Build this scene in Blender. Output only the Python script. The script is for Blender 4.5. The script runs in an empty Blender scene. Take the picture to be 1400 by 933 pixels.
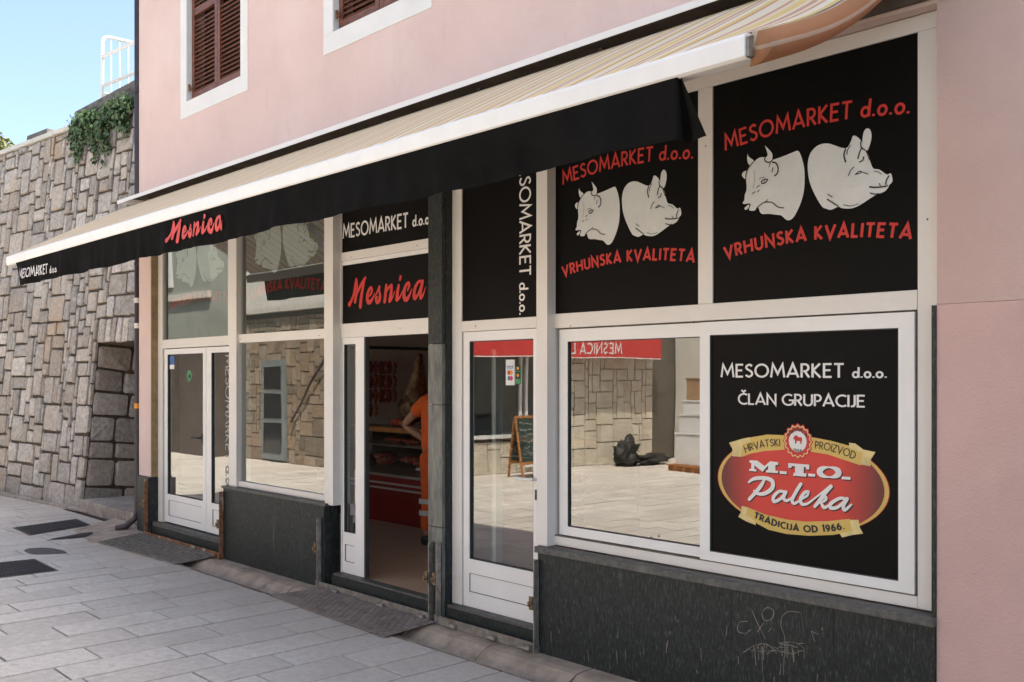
import bpy, bmesh, math, random
from mathutils import Vector, Matrix, Euler, noise
from mathutils.geometry import tessellate_polygon
R = math.radians
random.seed(7)
S = bpy.context.scene
C = S.collection
# ---------------------------------------------------------------- camera
CY, CH, FPX, HOR = -4.6, 1.87, 1330.0, 516.0
YAW = math.atan2(.7328, .6805)
cam_d = bpy.data.cameras.new('camera'); cam = bpy.data.objects.new('camera', cam_d); C.objects.link(cam)
cam.location = (0, CY, CH); cam.rotation_euler = (R(90), 0, YAW)
cam_d.sensor_width = 36; cam_d.lens = FPX / 1400 * 36
cam_d.shift_y = (HOR - 466.5) / 1400
cam_d.clip_start = .05; cam_d.clip_end = 2000
S.camera = cam
# ---------------------------------------------------------------- sky, sun, exposure
SUN_EL, SUN_AZ = R(62), R(45)          # azimuth measured from +Y towards +X
w = bpy.data.worlds.new('World'); S.world = w; w.use_nodes = True
wn = w.node_tree.nodes; wn.clear()
sky = wn.new('ShaderNodeTexSky'); sky.sky_type = 'NISHITA'; sky.sun_disc = False
sky.sun_elevation = SUN_EL; sky.sun_rotation = SUN_AZ; sky.altitude = 20; sky.dust_density = 3.5; sky.air_density = .75; sky.ozone_density = 1.0
bg = wn.new('ShaderNodeBackground'); bg.inputs['Strength'].default_value = .15
wo = wn.new('ShaderNodeOutputWorld')
w.node_tree.links.new(sky.outputs[0], bg.inputs[0]); w.node_tree.links.new(bg.outputs[0], wo.inputs[0])
sd = bpy.data.lights.new('sun', 'SUN'); sd.energy = 4.4; sd.angle = R(.5); sd.color = (1, .955, .88)
sun = bpy.data.objects.new('sun', sd); C.objects.link(sun)
sun.rotation_euler = Vector((math.sin(SUN_AZ) * math.cos(SUN_EL), math.cos(SUN_AZ) * math.cos(SUN_EL), math.sin(SUN_EL))).to_track_quat('Z', 'Y').to_euler()
sun.location = (10, 20, 30)
S.view_settings.view_transform = 'Standard'; S.view_settings.look = 'None'
S.view_settings.gamma = 1; S.view_settings.use_curve_mapping = False
S.view_settings.exposure = 1.51
S.view_settings.use_white_balance = True; S.view_settings.white_balance_temperature = 6750; S.view_settings.white_balance_tint = 3
S.render.engine = 'CYCLES'
S.cycles.use_denoising = True
S.cycles.max_bounces = 8; S.cycles.transparent_max_bounces = 16; S.cycles.glossy_bounces = 4
S.cycles.sample_clamp_indirect = 6
S.cycles.caustics_reflective = False; S.cycles.caustics_refractive = False

# ---------------------------------------------------------------- measuring: photo pixel -> point on a plane of the place
FW, RT = (-.7328, .6805), (.6805, .7328)
def X(px, Y=0.0):
    u = (px - 700) / FPX
    return (Y - CY) / (FW[1] + u * RT[1]) * (FW[0] + u * RT[0])
def F(px, py, Y=0.0):
    u = (px - 700) / FPX; t = (Y - CY) / (FW[1] + u * RT[1])
    return (t * (FW[0] + u * RT[0]), CH + t * (HOR - py) / FPX)
def G(px, py, Z=0.0):
    t = (CH - Z) * FPX / (py - HOR); u = (px - 700) / FPX
    return (t * (FW[0] + u * RT[0]), CY + t * (FW[1] + u * RT[1]))

# ---------------------------------------------------------------- materials
def mat(name, col, rough=.7, metal=0, var=.12, vscale=6, bump=0, bscale=60, stretch=(1, 1, 1), col2=None, spec=.5, stain=None, coat=0, rnd=0, near=0, tint=None):
    m = bpy.data.materials.new(name); m.use_nodes = True
    nt = m.node_tree; n = nt.nodes; L = nt.links.new
    b = n['Principled BSDF']; b.inputs['Roughness'].default_value = rough; b.inputs['Metallic'].default_value = metal
    b.inputs['Specular IOR Level'].default_value = spec; b.inputs['Coat Weight'].default_value = coat
    tc = n.new('ShaderNodeNewGeometry'); mp = n.new('ShaderNodeMapping'); mp.inputs['Scale'].default_value = stretch
    L(tc.outputs['Position'], mp.inputs[0])
    nz = n.new('ShaderNodeTexNoise'); nz.inputs['Scale'].default_value = vscale; nz.inputs['Detail'].default_value = 7; nz.inputs['Roughness'].default_value = .62
    L(mp.outputs[0], nz.inputs['Vector'])
    c2 = col2 if col2 else tuple(c * (1 - var * 2) for c in col)
    c1 = col if col2 else tuple(min(1, c * (1 + var)) for c in col)
    rp = n.new('ShaderNodeValToRGB'); rp.color_ramp.elements[0].position = .33; rp.color_ramp.elements[1].position = .67
    rp.color_ramp.elements[0].color = (*c2, 1); rp.color_ramp.elements[1].color = (*c1, 1)
    L(nz.outputs[0], rp.inputs[0]); out = rp.outputs[0]
    if rnd:
        oi = n.new('ShaderNodeObjectInfo'); mr = n.new('ShaderNodeMapRange'); mr.inputs['To Min'].default_value = 1 - rnd; mr.inputs['To Max'].default_value = 1 + rnd * .6
        at = n.new('ShaderNodeAttribute'); at.attribute_name = 'rnd'; ad = n.new('ShaderNodeMath'); ad.operation = 'ADD'; fc = n.new('ShaderNodeMath'); fc.operation = 'FRACT'
        L(oi.outputs['Random'], ad.inputs[0]); L(at.outputs['Fac'], ad.inputs[1]); L(ad.outputs[0], fc.inputs[0]); L(fc.outputs[0], mr.inputs['Value'])
        mx = n.new('ShaderNodeVectorMath'); mx.operation = 'SCALE'; L(out, mx.inputs[0]); L(mr.outputs[0], mx.inputs['Scale']); out = mx.outputs[0]
    if tint:
        m5 = n.new('ShaderNodeMath'); m5.operation = 'MULTIPLY'; m5.inputs[1].default_value = 7.31; L(fc.outputs[0], m5.inputs[0]); f5 = n.new('ShaderNodeMath'); f5.operation = 'FRACT'; L(m5.outputs[0], f5.inputs[0])
        r5 = n.new('ShaderNodeMapRange'); r5.inputs['From Min'].default_value = .35; r5.inputs['To Max'].default_value = tint[1]; L(f5.outputs[0], r5.inputs['Value'])
        x5 = n.new('ShaderNodeMix'); x5.data_type = 'RGBA'; L(r5.outputs[0], x5.inputs['Factor']); L(out, x5.inputs['A']); x5.inputs['B'].default_value = (*tint[0], 1); out = x5.outputs['Result']
    for st in (stain or []):          # (colour, scale, threshold, softness, amount, stretch)
        sc, ssc, th, sf, am, ss = st
        mp2 = n.new('ShaderNodeMapping'); mp2.inputs['Scale'].default_value = ss; mp2.inputs['Location'].default_value = (random.random() * 9, 3, 5)
        L(tc.outputs['Position'], mp2.inputs[0])
        n2 = n.new('ShaderNodeTexNoise'); n2.inputs['Scale'].default_value = ssc; n2.inputs['Detail'].default_value = 8; n2.inputs['Roughness'].default_value = .65
        L(mp2.outputs[0], n2.inputs['Vector'])
        m2 = n.new('ShaderNodeMapRange'); m2.inputs['From Min'].default_value = th; m2.inputs['From Max'].default_value = th + sf; m2.inputs['To Max'].default_value = am
        L(n2.outputs[0], m2.inputs['Value'])
        mi = n.new('ShaderNodeMix'); mi.data_type = 'RGBA'; L(m2.outputs[0], mi.inputs['Factor']); L(out, mi.inputs['A']); mi.inputs['B'].default_value = (*sc, 1); out = mi.outputs['Result']
    if near:       # mixes in brown towards the shop front, broken up by noise
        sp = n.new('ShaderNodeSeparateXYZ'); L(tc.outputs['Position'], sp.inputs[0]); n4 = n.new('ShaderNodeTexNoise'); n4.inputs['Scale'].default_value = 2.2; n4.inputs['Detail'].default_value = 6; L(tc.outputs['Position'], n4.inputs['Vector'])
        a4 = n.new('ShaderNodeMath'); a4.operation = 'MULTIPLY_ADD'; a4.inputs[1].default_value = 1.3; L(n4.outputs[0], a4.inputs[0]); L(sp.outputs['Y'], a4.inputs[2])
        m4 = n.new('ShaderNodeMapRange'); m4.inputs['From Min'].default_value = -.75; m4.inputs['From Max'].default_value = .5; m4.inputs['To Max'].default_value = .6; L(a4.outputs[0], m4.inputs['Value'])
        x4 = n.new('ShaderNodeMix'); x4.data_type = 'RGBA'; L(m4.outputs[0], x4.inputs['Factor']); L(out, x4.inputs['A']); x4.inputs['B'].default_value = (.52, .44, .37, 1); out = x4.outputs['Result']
    L(out, b.inputs['Base Color'])
    if bump:
        n3 = n.new('ShaderNodeTexNoise'); n3.inputs['Scale'].default_value = bscale; n3.inputs['Detail'].default_value = 8; n3.inputs['Roughness'].default_value = .7
        L(mp.outputs[0], n3.inputs['Vector'])
        bp = n.new('ShaderNodeBump'); bp.inputs['Strength'].default_value = bump; bp.inputs['Distance'].default_value = .01
        L(n3.outputs[0], bp.inputs['Height']); L(bp.outputs[0], b.inputs['Normal'])
    return m
M = {}
U1 = (1, 1, 1)
M['pink'] = mat('pink_plaster', (.69, .52, .475), .93, var=.03, vscale=1.2, bump=.5, bscale=55, stain=[((.76, .65, .61), .9, .5, .3, .5, U1), ((.58, .44, .40), 1.7, .58, .2, .45, (1, 1, .35)), ((.46, .31, .27), 6, .62, .1, .45, (1.6, 1.6, .25)), ((.32, .22, .2), 14, .72, .05, .6, (1, 1, 1.6))])
M['pink_shade'] = mat('shaded_pink_plaster', (.60, .425, .38), .93, var=.04, vscale=1.2, bump=.5, bscale=70, stain=[((.54, .38, .335), 1.3, .5, .2, .5, (1, 1, .5)), ((.36, .27, .24), 7, .62, .1, .45, (1.4, 1.4, .3)), ((.28, .2, .18), 13, .72, .05, .6, (1, 1, 1.8)), ((.6, .46, .42), 2, .6, .2, .4, U1)])  # same pink plaster, darkened to paint in the dimmer light on the right
M['pink_low'] = mat('pink_plaster_repaint', (.64, .425, .385), .93, var=.04, vscale=1.6, bump=.5, bscale=70, stain=[((.50, .33, .30), 1.2, .5, .2, .5, (1, 1, .5)), ((.34, .24, .21), 9, .66, .08, .45, (1, 1, 2.2))])
M['trimw'] = mat('white_window_surround', (.74, .73, .71), .85, var=.03, vscale=3, bump=.15, stain=[((.5, .48, .45), 5, .62, .2, .3, (1, 1, .4))])
M['frame'] = mat('cream_painted_frame', (.72, .68, .645), .42, var=.02, vscale=3, bump=.02, bscale=20, stain=[((.36, .29, .23), 5, .64, .16, .32, (1, 1, 2)), ((.4, .33, .27), 30, .68, .1, .25, (1, 1, 1))])
M['leaf'] = mat('white_door_leaf', (.79, .77, .755), .38, var=.02, vscale=3, bump=.02, bscale=20, stain=[((.42, .36, .31), 6, .64, .18, .3, (1, 1, .6))])
M['gasket'] = mat('dark_rubber_gasket', (.05, .05, .05), .6)
M['black'] = mat('black_printed_film', (.0045, .004, .004), .5, var=.1, vscale=3, spec=.09)
M['blackgl'] = mat('black_film_behind_glass', (.03, .04, .042), .6, var=.1, vscale=3)
M['white'] = mat('white_print', (.64, .65, .64), .6, var=.03, vscale=8, stain=[((.5, .44, .4), 7, .6, .2, .3, (2.5, 1, .25))])
M['ltext'] = mat('pale_lettering', (.76, .73, .71), .6, var=.03)
M['fadetext'] = mat('faded_lettering', (.36, .36, .35), .6, var=.1)
M['stepstone'] = mat('worn_step_stone', (.40, .335, .285), .85, var=.15, vscale=9, bump=.8, bscale=40, rnd=.2, stain=[((.2, .16, .13), 4, .55, .2, .6, U1)])
M['red'] = mat('red_print', (.56, .028, .02), .55, var=.05, vscale=6)
M['redval'] = mat('faded_red_print', (.60, .07, .065), .7, var=.12, vscale=12)
M['gold'] = mat('gold_print', (.62, .42, .10), .5, var=.04)
M['goldl'] = mat('pale_gold_print', (.72, .56, .24), .5, var=.12, vscale=14)
M['ink'] = mat('black_ink', (.015, .013, .012), .6)
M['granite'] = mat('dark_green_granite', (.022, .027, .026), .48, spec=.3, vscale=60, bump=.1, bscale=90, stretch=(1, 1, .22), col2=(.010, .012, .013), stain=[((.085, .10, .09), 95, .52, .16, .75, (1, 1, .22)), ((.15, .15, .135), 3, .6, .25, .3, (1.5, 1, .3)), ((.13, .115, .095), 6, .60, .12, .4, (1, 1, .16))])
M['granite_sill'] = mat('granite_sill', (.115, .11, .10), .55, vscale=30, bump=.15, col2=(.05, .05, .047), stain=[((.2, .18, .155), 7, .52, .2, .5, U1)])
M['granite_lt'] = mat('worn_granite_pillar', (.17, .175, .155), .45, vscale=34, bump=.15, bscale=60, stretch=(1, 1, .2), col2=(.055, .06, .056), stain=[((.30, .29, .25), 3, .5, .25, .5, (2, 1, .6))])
M['step'] = mat('dirty_stone_step', (.15, .125, .10), .8, var=.2, vscale=12, bump=.4, stain=[((.06, .05, .04), 5, .5, .2, .7, U1)])
M['metal'] = mat('galvanised_bar', (.30, .28, .255), .5, metal=.55, var=.2, vscale=20, bump=.1, stain=[((.2, .11, .06), 14, .56, .12, .8, U1)])
M['rust'] = mat('rusty_bar', (.26, .12, .06), .8, metal=.15, var=.3, vscale=20, bump=.3, stain=[((.45, .42, .38), 8, .56, .08, .8, (1, 1, .5))])
M['brass'] = mat('brass_latch', (.26, .18, .10), .5, metal=.6, var=.3, vscale=40)
M['awnbar'] = mat('white_awning_bar', (.80, .775, .745), .4, var=.02)
M['dark'] = mat('dark_steel', (.045, .038, .036), .6, var=.2)
M['hoodin'] = mat('brown_hood_inside', (.10, .075, .06), .8, var=.2)
M['valance'] = mat('black_awning_cloth', (.009, .0085, .008), .9, var=.15, vscale=5, bump=.1, bscale=400, spec=.04, stain=[((.014, .012, .011), 2, .5, .3, .6, (1, 1, .4))])
M['pipe'] = mat('brown_downpipe', (.055, .04, .045), .5, var=.15)
M['ochre'] = mat('ochre_raw_jamb', (.30, .22, .12), .9, var=.15, vscale=9, bump=.5, stain=[((.16, .12, .09), 8, .55, .15, .6, U1)])
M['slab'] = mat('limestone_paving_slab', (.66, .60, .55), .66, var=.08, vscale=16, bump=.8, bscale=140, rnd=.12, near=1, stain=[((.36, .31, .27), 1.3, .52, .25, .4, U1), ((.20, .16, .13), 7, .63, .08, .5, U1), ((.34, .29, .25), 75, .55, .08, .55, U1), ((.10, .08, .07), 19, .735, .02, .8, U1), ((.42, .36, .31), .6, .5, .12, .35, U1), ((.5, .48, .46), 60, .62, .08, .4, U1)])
M['joint'] = mat('dark_joint_dirt', (.032, .026, .021), .95, var=.3, vscale=20, bump=.3)
M['gutter'] = mat('stained_concrete_gutter', (.42, .33, .26), .85, var=.12, vscale=7, bump=.5, bscale=90, stain=[((.14, .10, .075), 4, .5, .2, .7, U1), ((.06, .045, .04), 25, .68, .05, .6, U1)])
M['plate'] = mat('worn_chequer_plate', (.27, .22, .195), .6, metal=.3, var=.2, vscale=10, bump=.2, stain=[((.3, .25, .22), 4, .52, .2, .6, U1)])
M['iron'] = mat('cast_iron_cover', (.06, .052, .052), .7, metal=.3, var=.2, vscale=10, bump=.3)
M['stone2'] = mat('warm_rubble_stone', (.33, .27, .21), .92, var=.2, vscale=14, bump=.9, bscale=50, rnd=.4, tint=((.30, .20, .12), .6))
M['render'] = mat('dark_brown_render', (.10, .08, .07), .9, var=.15)
M['stone'] = mat('rough_ashlar_stone', (.47, .425, .385), .92, var=.2, vscale=18, bump=.9, bscale=55, tint=((.42, .32, .24), .4), rnd=.34, stain=[((.46, .30, .17), .9, .55, .16, .65, (1, 1, .8)), ((.62, .58, .54), 5, .55, .2, .5, U1), ((.24, .20, .18), 7, .60, .2, .45, U1)])
M['mortar'] = mat('brown_mortar', (.095, .073, .056), .97, var=.25, vscale=14, bump=.7, bscale=60, stain=[((.26, .17, .09), 1.2, .54, .15, .6, U1)])
M['coping'] = mat('pale_coping_stone', (.62, .59, .54), .85, var=.1, vscale=6, bump=.4)
M['concrete'] = mat('weathered_concrete', (.14, .125, .115), .9, var=.25, vscale=6, bump=.6, stain=[((.28, .26, .23), 5, .55, .2, .5, U1)])
M['whitepaint'] = mat('white_railing_paint', (.8, .8, .8), .4, var=.02)
M['ivy'] = mat('ivy_leaf', (.07, .125, .045), .55, var=.25, vscale=9, rnd=0, stain=[((.16, .20, .06), 22, .55, .1, .8, U1)])
M['tree'] = mat('tree_leaf', (.16, .17, .05), .6, var=.3, vscale=9)
M['bark'] = mat('bark', (.12, .09, .06), .9, var=.3, vscale=14, bump=.5)
M['shutter'] = mat('brown_shutter_wood', (.17, .058, .032), .5, var=.2, vscale=30, bump=.15, stretch=(.3, 1, 1), stain=[((.08, .03, .02), 8, .55, .2, .5, U1)])
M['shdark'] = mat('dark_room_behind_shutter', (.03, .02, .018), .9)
M['inwall'] = mat('interior_wall_paint', (.56, .47, .43), .8, var=.05, vscale=3)
M['infloor'] = mat('tan_interior_floor', (.62, .42, .28), .32, var=.05, vscale=4, bump=.03)
M['cred'] = mat('red_counter_panel', (.20, .014, .01), .35, var=.08)
M['cwhite'] = mat('white_counter_strip', (.42, .38, .36), .4, var=.04)
M['steel'] = mat('brushed_steel', (.5, .5, .5), .35, metal=.9, var=.06)
M['meat'] = mat('raw_meat', (.36, .05, .035), .35, var=.3, vscale=25, stain=[((.6, .4, .33), 22, .55, .08, .9, U1)])
M['sausage'] = mat('dried_sausage', (.34, .07, .05), .5, var=.35, vscale=30, bump=.3)
M['ham'] = mat('cured_ham', (.62, .38, .25), .55, var=.3, vscale=9, bump=.3, stain=[((.09, .03, .025), 5, .5, .12, .9, U1)])
M['orange'] = mat('orange_workwear', (.72, .115, .018), .85, var=.06, vscale=7, bump=.1, bscale=120)
M['band'] = mat('reflective_band', (.62, .6, .57), .4)
M['skin'] = mat('skin', (.42, .22, .145), .55, var=.06, vscale=14)
M['hair'] = mat('dark_hair', (.03, .02, .015), .7)
M['sack'] = mat('brown_upholstery', (.10, .06, .045), .6, var=.2, vscale=8)
M['lime'] = mat('pale_limestone_cladding', (.66, .59, .49), .85, var=.07, vscale=5, bump=.3, rnd=.16, stain=[((.5, .38, .25), 1.5, .56, .15, .6, U1)])
M['limej'] = mat('cladding_joint', (.12, .10, .08), .9)
M['pale'] = mat('pale_render_wall', (.66, .62, .56), .9, var=.05, vscale=2)
M['greyr'] = mat('grey_green_render', (.30, .31, .28), .9, var=.08, vscale=2)
M['redcloth'] = mat('red_awning_cloth', (.62, .03, .03), .7, var=.06)
M['grey'] = mat('grey_metal_door', (.22, .26, .28), .45, var=.1)
M['darkglass'] = mat('dark_window_glass', (.02, .025, .03), .08, var=.1)
M['chalk'] = mat('green_chalkboard', (.025, .045, .038), .6, var=.3)
M['wood'] = mat('orange_wood', (.40, .16, .05), .6, var=.2, vscale=20)
M['card'] = mat('brown_cardboard', (.36, .22, .12), .85, var=.08)
M['box'] = mat('white_box', (.68, .68, .68), .6, var=.04)
M['roof'] = mat('terracotta_roof', (.36, .15, .08), .85, var=.2, vscale=6)
M['scratch'] = mat('pale_scratch', (.20, .175, .15), .8, var=.2, vscale=30)
M['sgreen'] = mat('green_sticker', (.05, .25, .09), .5)
M['sblue'] = mat('blue_sticker', (.05, .15, .42), .5)
M['sred'] = mat('red_dot', (.6, .03, .02), .5); M['sorange'] = mat('orange_dot', (.8, .3, .02), .5)
M['earth'] = mat('distant_ground', (.24, .22, .19), .95, var=.15, vscale=.5)
M['patch'] = mat('asphalt_patch', (.12, .11, .105), .92, var=.25, vscale=22, bump=.5)

def stripe_mat():
    m = bpy.data.materials.new('striped_awning_canvas'); m.use_nodes = True
    nt = m.node_tree; n = nt.nodes; L = nt.links.new; b = n['Principled BSDF']; b.inputs['Roughness'].default_value = .8
    g = n.new('ShaderNodeTexCoord'); s = n.new('ShaderNodeSeparateXYZ'); L(g.outputs['UV'], s.inputs[0])
    mo = n.new('ShaderNodeMath'); mo.operation = 'MULTIPLY'; mo.inputs[1].default_value = 1 / .50; L(s.outputs['X'], mo.inputs[0])
    fr = n.new('ShaderNodeMath'); fr.operation = 'FRACT'; L(mo.outputs[0], fr.inputs[0])
    r = n.new('ShaderNodeValToRGB'); r.color_ramp.interpolation = 'CONSTANT'
    cols = [(0, (.88, .78, .60)), (.08, (.70, .40, .28)), (.15, (.86, .72, .50)), (.24, (.84, .64, .26)), (.36, (.88, .79, .62)), (.42, (.68, .40, .29)), (.50, (.88, .76, .56)), (.55, (.70, .42, .30)), (.60, (.90, .82, .66)), (.70, (.84, .62, .22)), (.80, (.66, .38, .26)), (.86, (.88, .78, .60))]
    e = r.color_ramp.elements
    e[0].position, e[0].color = cols[0][0], (*cols[0][1], 1); e[1].position, e[1].color = cols[-1][0], (*cols[-1][1], 1)
    for p, c in cols[1:-1]:
        k = e.new(p); k.color = (*c, 1)
    L(fr.outputs[0], r.inputs[0])
    # broad orange selvedge with a blue line, by cloth coordinate
    a = n.new('ShaderNodeMath'); a.operation = 'GREATER_THAN'; a.inputs[1].default_value = 100.0; L(s.outputs['X'], a.inputs[0])
    mx = n.new('ShaderNodeMix'); mx.data_type = 'RGBA'; L(a.outputs[0], mx.inputs['Factor']); L(r.outputs[0], mx.inputs['A'])
    nz = n.new('ShaderNodeTexNoise'); nz.inputs['Scale'].default_value = 40; nz.inputs['Detail'].default_value = 3
    mp = n.new('ShaderNodeMapping'); mp.inputs['Scale'].default_value = (1, .25, 1); L(g.outputs['UV'], mp.inputs[0]); L(mp.outputs[0], nz.inputs['Vector'])
    r2 = n.new('ShaderNodeValToRGB'); r2.color_ramp.elements[0].color = (.46, .19, .085, 1); r2.color_ramp.elements[1].color = (.62, .32, .17, 1); L(nz.outputs[0], r2.inputs[0])
    cr = n.new('ShaderNodeMath'); cr.operation = 'COMPARE'; cr.inputs[1].default_value = 105.0; cr.inputs[2].default_value = .45; L(s.outputs['X'], cr.inputs[0])  # pale line painted along the curled edge as its sheen highlight
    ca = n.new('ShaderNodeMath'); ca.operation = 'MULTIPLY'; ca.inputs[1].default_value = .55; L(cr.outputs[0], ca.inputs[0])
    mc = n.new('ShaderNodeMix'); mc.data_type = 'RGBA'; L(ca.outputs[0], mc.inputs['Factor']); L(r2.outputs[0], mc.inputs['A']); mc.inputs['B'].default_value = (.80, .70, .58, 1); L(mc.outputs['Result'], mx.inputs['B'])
    bz = n.new('ShaderNodeBump'); bz.inputs['Strength'].default_value = .5; bz.inputs['Distance'].default_value = .02; L(nz.outputs[0], bz.inputs['Height']); L(bz.outputs[0], b.inputs['Normal'])
    L(mx.outputs['Result'], b.inputs['Base Color'])
    tr = n.new('ShaderNodeBsdfTranslucent'); L(mx.outputs['Result'], tr.inputs['Color'])
    ms = n.new('ShaderNodeMixShader'); ms.inputs[0].default_value = .25; L(b.outputs[0], ms.inputs[1]); L(tr.outputs[0], ms.inputs[2])
    L(ms.outputs[0], n['Material Output'].inputs['Surface'])
    return m
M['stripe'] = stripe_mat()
M['blueline'] = mat('blue_selvedge_line', (.10, .13, .33), .8)
def glass_mat(name, tint, boost=1.0, ior=1.9):
    m = bpy.data.materials.new(name); m.use_nodes = True
    nt = m.node_tree; n = nt.nodes; L = nt.links.new; n.remove(n['Principled BSDF'])
    fr = n.new('ShaderNodeFresnel'); fr.inputs['IOR'].default_value = ior
    geo = n.new('ShaderNodeNewGeometry')
    inv = n.new('ShaderNodeMath'); inv.operation = 'SUBTRACT'; inv.inputs[0].default_value = 1; L(geo.outputs['Backfacing'], inv.inputs[1])
    mu = n.new('ShaderNodeMath'); mu.operation = 'MULTIPLY'; L(fr.outputs[0], mu.inputs[0]); L(inv.outputs[0], mu.inputs[1])
    mu2 = n.new('ShaderNodeMath'); mu2.operation = 'MULTIPLY'; mu2.use_clamp = True; mu2.inputs[1].default_value = boost; L(mu.outputs[0], mu2.inputs[0])
    nz = n.new('ShaderNodeTexNoise'); nz.inputs['Scale'].default_value = 1.1; nz.inputs['Detail'].default_value = 1
    bp = n.new('ShaderNodeBump'); bp.inputs['Strength'].default_value = .035; bp.inputs['Distance'].default_value = .05; L(geo.outputs['Position'], nz.inputs['Vector']); L(nz.outputs[0], bp.inputs['Height'])
    gl = n.new('ShaderNodeBsdfGlossy'); gl.inputs['Roughness'].default_value = .0; gl.inputs['Color'].default_value = (1, .99, .97, 1); L(bp.outputs[0], gl.inputs['Normal'])
    tr = n.new('ShaderNodeBsdfTransparent'); tr.inputs['Color'].default_value = (*tint, 1)
    ms = n.new('ShaderNodeMixShader'); L(mu2.outputs[0], ms.inputs[0]); L(tr.outputs[0], ms.inputs[1]); L(gl.outputs[0], ms.inputs[2])
    L(ms.outputs[0], n['Material Output'].inputs['Surface'])
    return m
M['glass'] = glass_mat('window_glass', (.80, .84, .83), 1.0, 2.6)
M['cglass'] = glass_mat('counter_glass', (.93, .95, .95), 1.0, 1.5)
def logo_mat():
    m = bpy.data.materials.new('red_oval_print'); m.use_nodes = True
    nt = m.node_tree; n = nt.nodes; L = nt.links.new; b = n['Principled BSDF']; b.inputs['Roughness'].default_value = .5
    tc = n.new('ShaderNodeTexCoord'); mp = n.new('ShaderNodeMapping'); mp.inputs['Location'].default_value = (-.5, 0, -.5)
    L(tc.outputs['Generated'], mp.inputs[0])
    s = n.new('ShaderNodeSeparateXYZ'); L(mp.outputs[0], s.inputs[0])
    a = n.new('ShaderNodeMath'); a.operation = 'ABSOLUTE'; L(s.outputs['X'], a.inputs[0])
    r = n.new('ShaderNodeValToRGB'); r.color_ramp.elements[0].position = .26; r.color_ramp.elements[0].color = (.60, .03, .02, 1)
    r.color_ramp.elements[1].position = .47; r.color_ramp.elements[1].color = (.13, .012, .012, 1)
    L(a.outputs[0], r.inputs[0]); L(r.outputs[0], b.inputs['Base Color'])
    return m
M['logo'] = logo_mat()

# ---------------------------------------------------------------- object helpers
ORG = {}
def tag(o, label=None, cat=None, group=None, kind=None):
    if label: o['label'] = label
    if cat: o['category'] = cat
    if group: o['group'] = group
    if kind: o['kind'] = kind
    return o
def thing(name, label, cat, loc, group=None, rot=(0, 0, 0)):
    o = bpy.data.objects.new(name, None); C.objects.link(o); o.location = loc; o.rotation_euler = rot; o.empty_display_size = .2
    ORG[o] = Vector(loc)
    return tag(o, label, cat, group)
class MB:
    def __init__(s): s.v = []; s.f = []; s.uv = None; s.isl = []
    def box(s, x0, x1, y0, y1, z0, z1):
        b = len(s.v); s.v += [(x, y, z) for x in (x0, x1) for y in (y0, y1) for z in (z0, z1)]
        s.f += [tuple(b + i for i in q) for q in ((0, 1, 3, 2), (4, 6, 7, 5), (0, 4, 5, 1), (2, 3, 7, 6), (0, 2, 6, 4), (1, 5, 7, 3))]; return s
    def quad(s, *p):
        b = len(s.v); s.v += list(p); s.f.append(tuple(range(b, b + len(p)))); return s
    def prism(s, poly, d):       # polygon of 3d points pushed by vector d
        b = len(s.v); n = len(poly); s.v += [tuple(p) for p in poly] + [tuple(Vector(p) + Vector(d)) for p in poly]
        s.f.append(tuple(b + i for i in range(n))); s.f.append(tuple(b + n + i for i in reversed(range(n))))
        for i in range(n):
            j = (i + 1) % n; s.f.append((b + i, b + n + i, b + n + j, b + j))
        return s
    def tube(s, pts, r, n=10, caps=True):
        pts = [Vector(p) for p in pts]; b0 = len(s.v)
        rs = r if isinstance(r, (list, tuple)) else [r] * len(pts)
        up = Vector((0, 0, 1))
        d0 = (pts[1] - pts[0]).normalized()
        if abs(d0.z) > .9: up = Vector((1, 0, 0))
        for i, p in enumerate(pts):
            d = ((pts[min(i + 1, len(pts) - 1)] - pts[max(i - 1, 0)])).normalized()
            a = d.cross(up).normalized(); c = a.cross(d).normalized()
            for k in range(n):
                t = 2 * math.pi * k / n; s.v.append(tuple(p + a * math.cos(t) * rs[i] + c * math.sin(t) * rs[i]))
        for i in range(len(pts) - 1):
            for k in range(n):
                k2 = (k + 1) % n; q = b0 + i * n
                s.f.append((q + k, q + k2, q + n + k2, q + n + k))
        if caps:
            s.f.append(tuple(b0 + k for k in reversed(range(n)))); e = b0 + (len(pts) - 1) * n; s.f.append(tuple(e + k for k in range(n)))
        return s
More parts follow.
